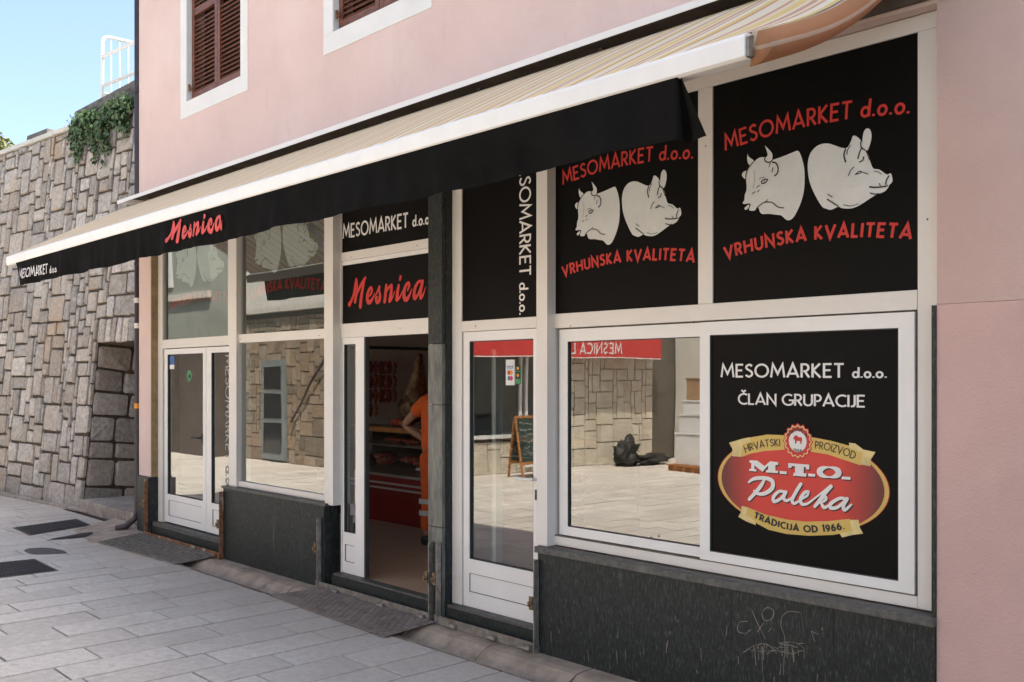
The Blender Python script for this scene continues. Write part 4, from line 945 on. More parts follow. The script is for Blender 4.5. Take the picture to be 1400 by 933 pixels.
# ================================================================ awning
AX0, AX1, AYF, AZF = -11.60, -2.13, -1.36, 3.150
awn = thing('awning', 'long striped retractable awning with white front bar and black valance', 'awning', (-6.9, 0, 3.2))
mb = MB(); mb.uv = []
nx, ny = 96, 10; AE = AX1 + .004
cols = [AX0 + .05 + (AE - AX0 - .05) * i / nx for i in range(nx + 1)]
edge = []      # selvedge that curls down beyond the bar
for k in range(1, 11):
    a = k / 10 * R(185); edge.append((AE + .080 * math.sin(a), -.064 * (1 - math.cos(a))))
def awn_pt(x, v, drop=0):
    y = -.16 + (AYF + .16) * v; z = 3.862 + (AZF + .056 - 3.862) * v + .004 * math.sin(math.pi * v) + .004 * math.sin(x * 5) * math.sin(math.pi * v)
    sg = max(0, min(1, (x - AE + .9) / .9)); z -= .085 * sg * sg * math.sin(math.pi * v) * (1.15 - .3 * v)
    return (x, y, z + drop)
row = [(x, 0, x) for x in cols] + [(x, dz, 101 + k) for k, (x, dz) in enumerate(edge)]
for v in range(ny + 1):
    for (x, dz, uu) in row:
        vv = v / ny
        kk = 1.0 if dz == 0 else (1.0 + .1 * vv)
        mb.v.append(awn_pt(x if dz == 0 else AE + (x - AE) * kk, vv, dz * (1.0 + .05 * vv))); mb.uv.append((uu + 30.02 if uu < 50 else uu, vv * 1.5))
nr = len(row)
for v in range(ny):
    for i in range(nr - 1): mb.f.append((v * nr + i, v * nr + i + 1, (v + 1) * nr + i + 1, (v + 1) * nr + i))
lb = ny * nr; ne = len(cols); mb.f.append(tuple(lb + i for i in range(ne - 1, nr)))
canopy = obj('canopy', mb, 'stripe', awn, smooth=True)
mb = MB()
for v in range(ny):
    q0, q1 = awn_pt(AE, v / ny), awn_pt(AE, (v + 1) / ny)
    mb.quad((q0[0] - .006, q0[1], q0[2] + .003), (q0[0] + .008, q0[1], q0[2] + .003), (q1[0] + .008, q1[1], q1[2] + .003), (q1[0] - .006, q1[1], q1[2] + .003))
mb.flat = True; obj('edge_stripe', mb, 'blueline', canopy)
mb = MB(); mb.prism([(AX0, AYF, AZF + .052), (AX0, AYF - .035, AZF + .045), (AX0, AYF - .045, AZF + .03), (AX0, AYF - .045, AZF - .045), (AX0, AYF - .03, AZF - .056), (AX0, AYF + .03, AZF - .056), (AX0, AYF + .045, AZF + .03)], (AX1 - AX0, 0, 0)); fb = obj('front_bar', mb, 'awnbar', awn, bevel=.004)
mb = MB(); mb.prism([(AX1 + .0005, AYF, AZF + .04), (AX1 + .0005, AYF - .034, AZF + .03), (AX1 + .0005, AYF - .034, AZF - .045), (AX1 + .0005, AYF + .03, AZF - .045)], (.012, 0, 0)); obj('end_cap', mb, 'metal', fb)
mb = MB(); mb.tube([(AX0 + .05, -.125, 3.815), (AX1 + .1, -.125, 3.815)], .04, 12); obj('roller', mb, 'hoodin', awn, smooth=True)
HX0 = X(163, -.22)
mb = MB(); mb.box(HX0, AX1 + .6, -.24, -.0, 3.925, 3.933); mb.box(HX0, AX1 + .6, -.245, -.2405, 3.892, 3.933); obj('hood', mb, 'awnbar', awn)
mb = MB(); mb.box(HX0 + .3, AX1 + .6, -.235, -.003, 3.915, 3.924); mb.box(HX0 + .35, AX1 + .6, -.03, -.003, 3.66, 3.914)
for x in [HX0 + .5 + 1.15 * i for i in range(9)]: mb.box(x, x + .04, -.09, -.03, 3.87, 3.914)
obj('hood_inside', mb, 'hoodin', awn)
for ax in (-9.6, -4.2):
    mb = MB(); mb.tube([(ax, -.1, 3.66), (ax + .75, -.65, 3.44), (ax + .1, AYF + .05, AZF - .02)], .022, 8); obj('arm', mb, 'awnbar', awn)
# valance
VX0, VX1 = X(21, AYF - .04), X(925, AYF - .04)
mb = MB(); nx = 400; rv = random.Random(5)
def vwave(x, v):
    return (noise.noise(Vector((x * 2.6, 0, v * .6))) * .055 + noise.noise(Vector((x * 8, 5, v * .5))) * .02) * (v ** .8)
zt, hv = AZF - .052, .256
vx = [VX0 + (VX1 - VX0) * i / nx for i in range(nx + 1)]
pts = [(x, AYF - .036, 0) for x in vx]
# folded free end swinging back towards the shop
base = (VX1, AYF - .036)
fold = [(.006, .02), (.004, .045), (-.006, .065), (.0, .085), (.015, .085), (.035, .07), (.06, .06), (.09, .05), (.12, .04), (.148, .034)]
pts += [(base[0] + a * .8, base[1] + b, 1) for a, b in fold]
for j in range(6):
    v = j / 5
    for i, (x, y, fl) in enumerate(pts):
        if fl: yy = AYF - .036 + (y - (AYF - .036)) * (.25 + .75 * v); xx = VX1 + (x - VX1) * (.12 + .9 * v)
        else: yy = y + vwave(x, v); xx = x
        if x - VX0 < .15: xx += .05 * v * (1 - (x - VX0) / .15) * 2
        bot = hv + .018 * noise.noise(Vector((x * 1.7, 9, 0)))
        mb.v.append((xx, yy - (.02 if not fl else 0) * 0, zt - bot * v))
n = len(pts)
for j in range(5):
    for i in range(n - 1): mb.f.append((j * n + i, j * n + i + 1, (j + 1) * n + i + 1, (j + 1) * n + i))
mb.flat = True
val = obj('valance', mb, 'valance', awn, smooth=True)
YV = AYF - .036
def vmap(a, b, l): 
    v = max(0, min(1, (zt - b) / hv)); return (a, YV + vwave(a, v) - .009 - l, b)
fv = lambda px, py: F(px, py, YV)
o = [place_text('lettering', 'MESOMARKET d.o.o.', [fv(29.3, 381.6), fv(78.5, 371.8)], .098, .13, 'ltext', val, vmap, .16, lift=.003, lc=.72)]
ax_, az_ = fv(230.2, 342.5); bx_, bz_ = fv(307, 309.3)
m0x, m0z = 125, 628
su = (bx_ - ax_) / (1298 - 95)
# remove the perspective slant of the tracing, then lay it level on the cloth
fm = lambda u, v: F(465 + u / 11.2, 360 + v / 11.2, YD)
l0, l1 = fm(95, 640)[0], fm(1298, 370)[0]
zb0 = F(473, 418, YD)[1]
def onval(u, v):
    x, z = fm(u, v); return (ax_ + (x - l0) / (l1 - l0) * (bx_ - ax_), zt - hv * .88 + (z - 2.405) * .64)
place_strokes('lettering', [([onval(*p) for p in pts_], [w_ * (bx_ - ax_) / 1203 * .86 for w_ in wd]) for pts_, wd in mes], 'redval', val, vmap, .0006)

# ================================================================ downpipe
dp = thing('downpipe', 'dark brown rainwater downpipe on the corner of the pink building', 'downpipe', (-11.49, 0, 0))
mb = MB(); mb.tube([(-11.49, .0, 8.3), (-11.49, .0, .30), (-11.5, -.02, .2), (-11.58, -.10, .10), (-11.66, -.18, .075)], [.034, .034, .036, .038, .04], 12); obj('pipe', mb, 'pipe', dp, smooth=True)
for z in (1.2, 3.2, 5.25): mb = MB(); mb.tube([(-11.49, 0, z), (-11.49, 0, z + .03)], .042, 12); mb.box(-11.47, -11.44, -.01, .01, z, z + .03); obj('bracket', mb, 'pipe', dp)
for z, m_ in ((2.75, 'ltext'), (2.45, 'ltext'), (1.5, 'sorange')):
    mb = MB(); mb.tube([(-11.49, 0, z), (-11.49, 0, z + .06)], .0352, 12, False); obj('paper_scrap', mb, m_, dp)

# ================================================================ rubble stone wall
BAT = math.atan(.1)
def wloc(px, py):      # photo pixel -> wall face local (s, h)
    u = (px - 700) / FPX; d = Vector((FW[0] + u * RT[0], FW[1] + u * RT[1], (HOR - py) / FPX)); o = Vector((0, CY, CH))
    Mx = wl_m.inverted(); o2 = Mx @ o; d2 = (Mx.to_3x3() @ d); t = -o2.y / d2.y; p = o2 + d2 * t; return p.x, p.z
wl_m = Matrix.Translation(W0) @ Euler((-BAT, 0, math.atan2(WD.y, WD.x))).to_matrix().to_4x4()
WH = wloc(60, 193)[1]
wl = thing('stone_wall', 'tall battered retaining wall of rough pale ashlar with a dark niche', 'stone wall', tuple(W0), None, (-BAT, 0, math.atan2(WD.y, WD.x)))
ORG[wl] = Vector((0, 0, 0))
s0 = (Vector((G(119, 695, .0)[0], G(119, 695, 0)[1], 0)) - W0).dot(WD)
SEND = 7.6; NH = 2.36
print('niche s', s0)
def core(*a): return box('mortar_core', 'mortar', wl, *a, local=True)
core(-9, s0 - .04, .0, 1.6, -.1, WH); core(s0 - .035, SEND, .001, 1.6, NH + .02, WH)
core(s0 - .03, SEND, 1.25, 1.6, -.1, NH + .015)
def stone(mb, x0, x1, z0, z1, p, rr, nrm=0):
    """pillowed block face at y=0, pushed out by p. nrm 1: faces +x (jamb)"""
    g = .018; x0 += g; x1 -= g; z0 += g; z1 -= g; c = min(x1 - x0, z1 - z0) * .09
    def J(a): return rr.uniform(-a, a)
    ring = [(x0 + c, z0), (x1 - c, z0), (x1, z0 + c), (x1, z1 - c), (x1 - c, z1), (x0 + c, z1), (x0, z1 - c), (x0, z0 + c)]
    ring = [(a + J(.011), b + J(.011)) for a, b in ring]; cx, cz = (x0 + x1) / 2, (z0 + z1) / 2
    b = len(mb.v); mb.isl.append(b); V = []
    for a, q in ring: V.append((a, .01, q))
    for a, q in ring: V.append((a, -p * .75, q))
    for a, q in ring: V.append((cx + (a - cx) * .84, -p + J(.009), cz + (q - cz) * .88))
    V.append((cx + J(.02), -p - .004 + J(.006), cz + J(.02)))
    if nrm: V = [(s0 - .03 - y, x, z) for x, y, z in V]
    mb.v += V
    for r_ in (0, 8):
        for i in range(8):
            j = (i + 1) % 8; mb.f.append((b + r_ + i, b + r_ + j, b + r_ + 8 + j, b + r_ + 8 + i))
    for i in range(8): mb.f.append((b + 16 + i, b + 16 + (i + 1) % 8, b + 24))
rr = random.Random(21)
def tile(s_a, s_b, h_a, h_b, cell=.1, block=None, sizes=None):
    nx, nz = int(round((s_b - s_a) / cell)), int(round((h_b - h_a) / cell)); occ = [[False] * nz for _ in range(nx)]; out = []
    for j in range(nz):
        for i in range(nx):
            if block and block(s_a + (i + .5) * cell, h_a + (j + .5) * cell): occ[i][j] = True
    sizes = sizes or [(3, 2), (4, 3), (5, 3), (4, 2), (3, 3), (2, 2), (5, 2), (3, 4), (6, 4), (2, 3), (4, 4), (5, 4), (2, 4), (3, 3)]
    for j in range(nz):
        for i in range(nx):
            if occ[i][j]: continue
            done = False
            for w_, h_ in rr.sample(sizes, len(sizes)) + [(3, 1), (2, 1), (1, 3), (1, 2), (1, 1)]:
                if i + w_ <= nx and j + h_ <= nz and not any(occ[i + p][j + q] for p in range(w_) for q in range(h_)):
                    # avoid leaving one-cell slivers when possible
                    for p in range(w_):
                        for q in range(h_): occ[i + p][j + q] = True
                    out.append((s_a + i * cell, s_a + (i + w_) * cell, h_a + j * cell, h_a + (j + h_) * cell)); done = True; break
    return out
blk = lambda s_, h_: s_ > s0 - .02 and h_ < NH + .38
cell = .105
st_ = tile(s0 - 58 * cell, s0 + 26 * cell, 0, WH, cell, lambda s_, h_: (s_ > s0 and h_ < NH + .37))
wob = lambda s_, h_: (noise.noise(Vector((s_ * .8, h_ * .8, 0))) * .02, noise.noise(Vector((s_ * .8, h_ * .8, 7))) * .02)
vis = []
for q in st_:
    (vis if q[0] > -.3 else []).append(q)
rest = [q for q in st_ if q not in vis]
vis.sort(key=lambda q: -(q[1] - q[0]) * (q[3] - q[2]))
def put(mb, q):
    dx, dz = wob((q[0] + q[1]) / 2, (q[2] + q[3]) / 2)
    stone(mb, q[0] + dx * .3, q[1] + dx * .3, max(.0, q[2] + dz * .3), q[3] + dz * .3, rr.uniform(.026, .055), rr)
# voussoir-like upright lintel stones over the niche
x = s0 - .28; lint = []
while x < SEND - .3:
    w_ = rr.uniform(.13, .22); lint.append((x, x + w_, NH, NH + .37)); x += w_
lint = [q for q in lint if q[0] >= s0]
NS = 0
for q in lint[:10]: mb = MB(); stone(mb, *q, .035, rr); obj('stone', mb, 'stone', wl, local=True); NS += 1
# jamb stones facing the doorway
z = .02
while z < NH - .05:
    h_ = min(rr.uniform(.22, .42), NH - z); y = .0
    while y < 1.2:
        w_ = rr.uniform(.35, .62); w_ = min(w_, 1.22 - y); mb = MB(); stone(mb, y + .01, y + w_, z, z + h_, rr.uniform(.02, .035), rr, 1); obj('stone', mb, 'stone', wl, local=True); NS += 1; y += w_
        if y > 1.15: break
    z += h_
for q in vis[:299 - NS]: mb = MB(); put(mb, q); obj('stone', mb, 'stone', wl, local=True)
mb = MB()
for q in vis[299 - NS:] + rest: put(mb, q)
for q in tile(s0 - 90 * cell, s0 - 58 * cell, 0, WH, cell): put(mb, q)
obj('stone', mb, 'stone', wl, local=True, kind='stuff')
# coping
print('coping L', wloc(8.6, 210), 'R', wloc(103, 175), 'parapet', wloc(105, 154), wloc(184, 112), 'rail', wloc(140, 48), 'edge187', wloc(187, 300))
sC = wloc(104, 172)[0]; hC = wloc(104, 172)[1]; sL_ = wloc(8.6, 210)[0]
print('WH', hC)
x = -9
while x < sC:
    ln = min(1.3, sC - x); box('coping_stone', 'coping', wl, x, x + ln - .008, -.07, .5, WH + .002, WH + .075, bevel=.01, local=True); x += 1.3
# darker parapet with a stepped top, above the ivy
pa, pb = wloc(105, 154), wloc(184, 112)
mb = MB(); mb.prism([(sC + .01, -.03, WH + .002), (SEND, -.03, WH + .002), (SEND, -.03, pb[1] + .22), (pb[0], -.03, pb[1]), (pa[0], -.03, pa[1])], (0, .45, 0)); obj('parapet', mb, 'concrete', wl, local=True)
a_, b_ = wloc(32, 192), wloc(58, 181)
box('coping_block', 'concrete', wl, a_[0], b_[0] + .05, .05, .40, WH + .0765, WH + .24, local=True, bevel=.01, label='loose dark block on the coping')
# terrace soil behind
tb = MB(); tb.box(-60, XL - .1, 2.1, 40, -.08, 5.3); tag(obj('terrace', tb, 'earth'), kind='structure')
# niche step
def worldpt(px, py, z): x, y = G(px, py, z); return Vector((x, y, z))
nst = thing('niche_step', 'two broad stone steps inside the niche at the foot of the wall', 'step', (-13, .4, 0))
sx0 = worldpt(118, 697, 0).x
for i, (xa, xb) in enumerate(((sx0 + .02, -13.25), (-13.24, -12.5), (-12.49, -11.75))): box('step_block', 'stepstone', nst, xa, xb, .24, .55, -.02, .155, bevel=.012)
for j in range(2):
    for i, (xa, xb) in enumerate(((sx0 + .02, -13.05), (-13.04, -12.2), (-12.19, -11.5))): box('step_block', 'stepstone', nst, xa, xb, .555 + j * .42, .97 + j * .42, -.02, .15 + j * .003, bevel=.008)
# railing on the wall
r0, rtop = wloc(140, 48)
rl = thing('railing', 'white tubular railing standing on top of the rubble wall', 'railing', tuple(wl_m @ Vector((r0, .35, WH))), None)
def wl_w(s_, h_, d=.35):
    p = W0 + WD * s_; return Vector((p.x - .104 * d, p.y + .9946 * d + .1 * h_, h_))
rtx = wl_w(r0, 0, .2); 
def rpt(s_, z): p = W0 + WD * s_; return (p.x - .1, p.y + .85, z)
# recompute height at that depth
def zat(px, py, p): 
    dep = -p[0] * .7328 + (p[1] - CY) * .6805; return CH + (HOR - py) * dep / FPX
def s_at(px):
    lo, hi = -2, 9
    for _ in range(34):
        m_ = (lo + hi) / 2; p = rpt(m_, 0); dep = -p[0] * .7328 + (p[1] - CY) * .6805; r_ = p[0] * .6805 + (p[1] - CY) * .7328
        if 700 + FPX * r_ / dep < px: lo = m_
        else: hi = m_
    return lo
sr = s_at(140); zt_ = zat(140, 49, rpt(sr, 0)); zb_ = zat(140, 138, rpt(sr, 0)); z1_ = zat(140, 78, rpt(sr, 0)); z2_ = zat(140, 118, rpt(sr, 0))
q0 = Vector(rpt(sr, 0)); PD = Vector((.0, 1, 0))
def pp(d, z): p = q0 + PD * d; return (p.x, p.y, z)
mb = MB(); mb.tube([pp(0, zb_ - .5), pp(0, zt_ - .10), pp(.03, zt_ - .03), pp(.09, zt_), pp(2.6, zt_)], .027, 10); obj('frame', mb, 'whitepaint', rl, smooth=True)
mb = MB(); mb.tube([pp(0, zb_ + .12), pp(2.6, zb_ + .12)], .02, 8); obj('rail', mb, 'whitepaint', rl, smooth=True)
for z in (z1_, z2_): mb = MB(); mb.tube([rpt(sr, z), rpt(SEND + .2, z)], .028, 8); obj('rail', mb, 'whitepaint', rl, smooth=True)
for k in range(1, 20): mb = MB(); mb.tube([pp(.135 * k, zb_ - .3), pp(.135 * k, zt_)], .010, 6); obj('baluster', mb, 'whitepaint', rl)
# ivy
iv = thing('ivy', 'green ivy trailing down from the top of the rubble wall', 'ivy', tuple(wl_m @ Vector((wloc(140, 160)[0], -.1, WH - 1))))
ri = random.Random(4)
def leaf(mb, p, n_, up, s_):
    n_ = n_.normalized(); t = up.cross(n_).normalized(); b = n_.cross(t)
    sh = [(0, -.55), (.42, -.2), (.5, .2), (.2, .3), (0, .62), (-.2, .3), (-.5, .2), (-.42, -.2)]
    k = len(mb.v); mb.v += [tuple(p + t * a * s_ + b * c * s_ + n_ * abs(a) * s_ * .25) for a, c in sh]; mb.f.append(tuple(range(k, k + 8)))
mb = MB(); ms = MB()
strands = [(108, 166, 45), (113, 160, 62), (117, 158, 36), (121, 156, 60), (126, 152, 30), (131, 150, 45), (137, 148, 66), (141, 148, 74), (146, 146, 70), (151, 145, 78), (155, 142, 60), (160, 140, 38), (165, 138, 30), (170, 136, 46), (175, 134, 54), (180, 131, 52), (185, 130, 55)]
for px, py, dl in strands:
    for k in range(3):
        qx = px + ri.uniform(-3, 3); L_ = dl * ri.uniform(.75, 1.05); path = []
        for i in range(12):
            t = i / 11; sx, hz = wloc(qx + 2.5 * math.sin(t * 4 + qx), py + 3 + L_ * t); path.append(wl_m @ Vector((sx, -.06 - .05 * math.sin(t * 3) * ri.random(), hz)))
        ms.tube(path, .005, 4, False)
        for i in range(40):
            t = ri.random() ** 1.15; q = path[min(11, int(t * 11.99))].lerp(path[min(11, int(t * 11.99) + 1)], ri.random())
            q = q + Vector((ri.gauss(0, .04), -abs(ri.gauss(.02, .035)), ri.gauss(0, .035)))
            leaf(mb, q, Vector((ri.gauss(0, .6), -1, ri.gauss(.35, .5))), Vector((ri.gauss(0, .3), 0, -1)), ri.uniform(.035, .068))
mb.flat = True
obj('leaves', mb, 'ivy', iv, kind='stuff'); obj('stems', ms, 'bark', iv, kind='stuff')
# tree beyond the left end of the wall
def tree(name, label, base, H, rad, nleaf, m, grp=None, seed=1, ls=.09):
    q = random.Random(seed); t = thing(name, label, 'tree', base, grp); b = Vector(base)
    mb = MB(); mb.tube([b, b + Vector((.1, 0, H * .3)), b + Vector((0, .1, H * .62))], [.16, .12, .07], 8)
    tips = []
    for i in range(16):
        a = q.uniform(0, 6.28); e = q.uniform(.2, 1.2); s_ = b + Vector((0, 0, H * q.uniform(.3, .6)))
        e_ = b + Vector((math.cos(a) * rad * .8 * math.cos(e), math.sin(a) * rad * .8 * math.cos(e), H * .6 + math.sin(e) * H * .36)); mb.tube([s_, (s_ + e_) / 2 + Vector((0, 0, .15)), e_], [.05, .035, .012], 5); tips.append(e_)
    obj('trunk', mb, 'bark', t, smooth=True)
    mb = MB()
    for i in range(nleaf):
        c = q.choice(tips); r_ = rad * .33; d = Vector((q.gauss(0, 1), q.gauss(0, 1), q.gauss(0, .8))); p = c + d.normalized() * r_ * q.random() ** .4
        leaf(mb, p, Vector((q.gauss(0, 1), q.gauss(0, 1), q.gauss(.6, 1))), Vector((q.gauss(0, 1), q.gauss(0, 1), -1)), q.uniform(ls * .7, ls * 1.4))
    mb.flat = True
    obj('crown', mb, m, t, kind='stuff'); return t
u_ = (-22 - 700) / FPX; tt = 26
tree('tree', 'sunlit yellow green tree peeping over the left end of the wall', (tt * (FW[0] + u_ * RT[0]), CY + tt * (FW[1] + u_ * RT[1]), 5.3), 3.0, 1.1, 5200, 'tree', seed=6)

# ================================================================ shop interior
ct = thing('display_counter', 'red refrigerated meat counter inside the butcher shop', 'counter', (-8.6, 2.2, .15))
cx0, cx1 = -10.9, -6.3
box('base', 'cred', ct, cx0, cx1, 2.18, 3.0, .15, .50); box('front_panel', 'cred', ct, cx0, cx1, 2.10, 2.179, .47, .70)
for z in (.555, .615): box('strip', 'cwhite', ct, cx0, cx1, 2.088, 2.099, z, z + .022)
mb = MB(); mb.prism([(cx0, 2.13, .701), (cx0, 2.95, .86), (cx0, 2.95, .90), (cx0, 2.13, .73)], (cx1 - cx0, 0, 0)); obj('tray', mb, 'steel', ct)
mb = MB(); mb.prism([(cx0, 2.14, .74), (cx0, 2.42, 1.20), (cx0, 2.428, 1.195), (cx0, 2.15, .736)], (cx1 - cx0, 0, 0)); obj('glass_pane', mb, 'cglass', ct)
box('top_shelf', 'steel', ct, cx0, cx1, 2.36, 2.95, 1.205, 1.245); box('shelf', 'steel', ct, cx0, cx1, 2.45, 2.92, 1.02, 1.035); box('back', 'dark', ct, cx0, cx1, 2.952, 3.0, .5, 1.2)
box('price_strip', 'wood', ct, cx0, cx1, 2.345, 2.359, 1.20, 1.26)
rm = random.Random(2)
def lump(label, c, sx, sy, sz, m, grp, seed, name='meat_cut', amp=.28, fq=1.6):
    bm = bmesh.new(); bmesh.ops.create_icosphere(bm, subdivisions=3, radius=1)
    for v in bm.verts:
        d = 1 + amp * noise.noise(v.co * fq + Vector((seed, 0, 0))); v.co = Vector((v.co.x * sx * d + c[0], v.co.y * sy * d + c[1], v.co.z * sz * d + c[2]))
    mb = MB(); mb.v = [tuple(v.co) for v in bm.verts]; mb.f = [tuple(v.index for v in f.verts) for f in bm.faces]; bm.free()
    return tag(obj(name, mb, m, smooth=True), label, 'meat', grp)
mpos = ['at the far left end', 'second from the far left end', 'third from the far left end', 'fourth from the left', 'fifth from the left', 'sixth from the left', 'in the middle', 'just right of the middle', 'sixth from the right', 'fifth from the right', 'fourth from the right', 'third from the right', 'second from the right', 'at the right end']
mlab = ['piece of raw meat lying in a row on the lower counter tray', 'piece of raw meat lying on the steel shelf behind the counter glass']
for i in range(13): lump('raw meat on the lower tray, ' + mpos[i] + ' of the row', (-10.0 + i * .28, 2.42 + rm.uniform(-.08, .12), .86 + rm.uniform(0, .02)), .12, .14, .055, 'meat', 'meat cuts on the lower tray', i)
for i in range(9): lump('raw meat on the glazed shelf, ' + mpos[i] + ' of the row', (-10.0 + i * .38, 2.68, 1.08), .15, .12, .05, 'meat', 'meat cuts on the middle shelf', 30 + i)
pk = thing('meat_package', 'clear wrapped package of red meat near the person on the counter', 'package', (-8.7, 2.3, .8)); box('tray', 'box', pk, -8.95, -8.45, 2.2, 2.42, .80, .83); mb = MB(); mb.box(-8.92, -8.48, 2.21, 2.41, .831, .87); obj('contents', mb, 'meat', pk, bevel=.01)
tag(box('paper_sheet', 'box', None, -8.35, -7.9, 2.3, 2.6, .895, .90), 'white paper sheet lying on the counter tray', 'paper')
lump('orange red sausage pile on top of the counter at the doorway', (-9.75, 2.6, 1.31), .22, .10, .06, 'meat', None, 77, 'sausage_pile')
XH = -10.9
def yat(px, Xp=XH): u = (px - 700) / FPX; return Xp * (FW[1] + u * RT[1]) / (FW[0] + u * RT[0]) + CY
rail = thing('hanging_rail', 'dark steel rail for hanging meat along the side wall', 'rail', (XH, 3.4, 2.2))
mb = MB(); mb.tube([(XH, 2.3, 2.27), (XH, 4.55, 2.27)], .022, 8); obj('bar', mb, 'dark', rail)
for y in (2.4, 3.4, 4.4): mb = MB(); mb.tube([(XH, y, 2.27), (XL + .303, y, 2.27)], .012, 6); obj('bracket', mb, 'dark', rail)
for i, px in enumerate((503, 518, 529.5)):
    y = yat(px); t = thing('sausage_bundle', ['bundle of dried sausages hanging nearest the door jamb', 'middle bundle of dried sausages hanging from the rail', 'bundle of dried sausages hanging beside the empty hook'][i], 'sausages', (XH, y, 1.5), 'sausage bundles on the rail')
    mb = MB(); mb.tube([(XH, y, 2.28), (XH + .03, y, 2.08)], .004, 4); obj('hook', mb, 'steel', t)
    for k in range(3 if i else 4):
        for j in range(4):
            zc = 2.0 - k * .19; mb = MB(); oy = (j - 1.5) * .042
            P = [(XH + .03 + .03 * (j % 2), y + oy * (1 + .5 * math.sin(q * .52)), zc + .09 - .18 * q / 6) for q in range(7)]
            mb.tube(P, [.010, .02, .024, .025, .024, .02, .010], 8); obj('sausage', mb, 'sausage', t, smooth=True)
y = yat(541); mb = MB(); mb.tube([(XH, y + .035 * math.sin(q * .95), 2.28 - q * .04) for q in range(8)], .008, 6); tag(obj('meat_hook', mb, 'steel'), 'empty s shaped hook hanging between sausages and ham', 'hook')
y = yat(562)
hm = thing('ham', 'whole cured ham leg hanging from the rail behind the person', 'ham', (XH, y, 1.2))
mb = MB(); mb.tube([(XH + .03, y + .10, 2.16), (XH + .03, y + .07, 2.0), (XH + .03, y + .03, 1.82), (XH + .04, y - .03, 1.64), (XH + .05, y - .08, 1.48), (XH + .04, y - .05, 1.34), (XH + .03, y, 1.26)], [.03, .05, .065, .11, .15, .12, .04], 14); obj('leg_of_meat', mb, 'ham', hm, smooth=True)
mb = MB(); mb.tube([(XH, y + .1, 2.28), (XH + .02, y + .1, 2.14)], .005, 5); obj('hook', mb, 'steel', hm)
y = yat(575)
hm2 = thing('dark_ham', 'darker smoked ham hanging behind the pale one', 'ham', (XH, y, 1.2))
mb = MB(); mb.tube([(XH, y, 2.2), (XH, y - .02, 2.0), (XH, y - .05, 1.75), (XH, y - .08, 1.5), (XH, y - .04, 1.25)], [.03, .06, .12, .15, .06], 12); obj('leg_of_meat', mb, 'sausage', hm2, smooth=True)
# upholstered seat just inside the door
x, y = G(506, 706, .15)
ch = thing('padded_stool', 'brown padded stool half hidden just inside the doorway', 'stool', (x - .25, y, .15))
X0 = x - .28
bm = bmesh.new(); bmesh.ops.create_icosphere(bm, subdivisions=3, radius=1); mb = MB(); mb.v = [(v.co.x * .3 + X0, v.co.y * .26 + y, max(-.5, v.co.z) * .28 + .70) for v in bm.verts]; mb.f = [tuple(v.index for v in f.verts) for f in bm.faces]; bm.free(); obj('cushion', mb, 'sack', ch, smooth=True)
mb = MB(); mb.tube([(X0, y, .47), (X0, y, .56)], .27, 20); obj('seat', mb, 'sack', ch, smooth=False)
for a in range(4): mb = MB(); dx, dy = .2 * math.cos(a * 1.57 + .78), .2 * math.sin(a * 1.57 + .78); mb.tube([(X0 + dx, y + dy, .15), (X0 + dx * .8, y + dy * .8, .47)], .02, 8); obj('leg', mb, 'dark', ch)

# ================================================================ person (seen from behind at the counter)
PX, PY, PZ = -7.79, 1.58, .15
pr = thing('person', 'person in orange work clothes standing at the meat counter with a bent elbow', 'person', (PX, PY, PZ))
def skin(name, verts, edges, radii, m, parent, sub=2, root=0):
    me = bpy.data.meshes.new(name); me.from_pydata([(PX + a, PY + b, PZ + c) for a, b, c in verts], edges, [])
    o = bpy.data.objects.new(name + '_tmp', me); C.objects.link(o)
    md = o.modifiers.new('s', 'SKIN'); 
    for i, r_ in enumerate(radii):
        sv = me.skin_vertices[0].data[i]; sv.radius = (r_, r_) if not isinstance(r_, tuple) else r_; sv.use_root = (i == root)
    o.modifiers.new('d', 'SUBSURF').levels = sub
    dg = bpy.context.evaluated_depsgraph_get(); ev = o.evaluated_get(dg); m2 = ev.to_mesh(); mb = MB(); mb.v = [tuple(v.co) for v in m2.vertices]; mb.f = [tuple(p.vertices) for p in m2.polygons]
    ev.to_mesh_clear(); bpy.data.objects.remove(o)
    return obj(name, mb, m, parent, smooth=True)
# body: pelvis root, facing +Y
V = [(0, 0, .95), (0, .0, 1.15), (0, .01, 1.36), (0, .02, 1.50), (.07, .06, 1.60), (.13, .09, 1.70), (.15, .10, 1.80),
     (-.19, .0, 1.45), (-.47, -.06, 1.22), (-.20, .10, 1.02), (-.13, .15, .99),
     (.19, .0, 1.45), (.28, .08, 1.18), (.24, .32, 1.08), (.22, .42, 1.06),
     (-.11, 0, .88), (-.13, .02, .50), (-.13, -.02, .10), (-.13, .12, .04), (.11, 0, .88), (.12, .02, .50), (.12, -.02, .10), (.12, .12, .04)]
E = [(0, 1), (1, 2), (2, 3), (3, 4), (4, 5), (5, 6), (3, 7), (7, 8), (8, 9), (9, 10), (3, 11), (11, 12), (12, 13), (13, 14), (0, 15), (15, 16), (16, 17), (17, 18), (0, 19), (19, 20), (20, 21), (21, 22)]
rad = [.13, .13, .145, .10, .058, .088, .085, .058, .046, .034, .028, .058, .046, .034, .028, .085, .06, .045, .04, .085, .06, .045, .04]
skin('body', V, E, rad, 'skin', pr)
V2 = [(0, 0, .90), (0, .0, 1.10), (0, .01, 1.36), (0, .02, 1.49), (-.195, .0, 1.45), (-.335, -.03, 1.33), (.195, .0, 1.45), (.245, .05, 1.30)]
sh = skin('shirt', V2, [(0, 1), (1, 2), (2, 3), (3, 4), (4, 5), (3, 6), (6, 7)], [(.19, .15), (.18, .15), (.19, .155), .11, .085, .078, .085, .078], 'orange', pr)
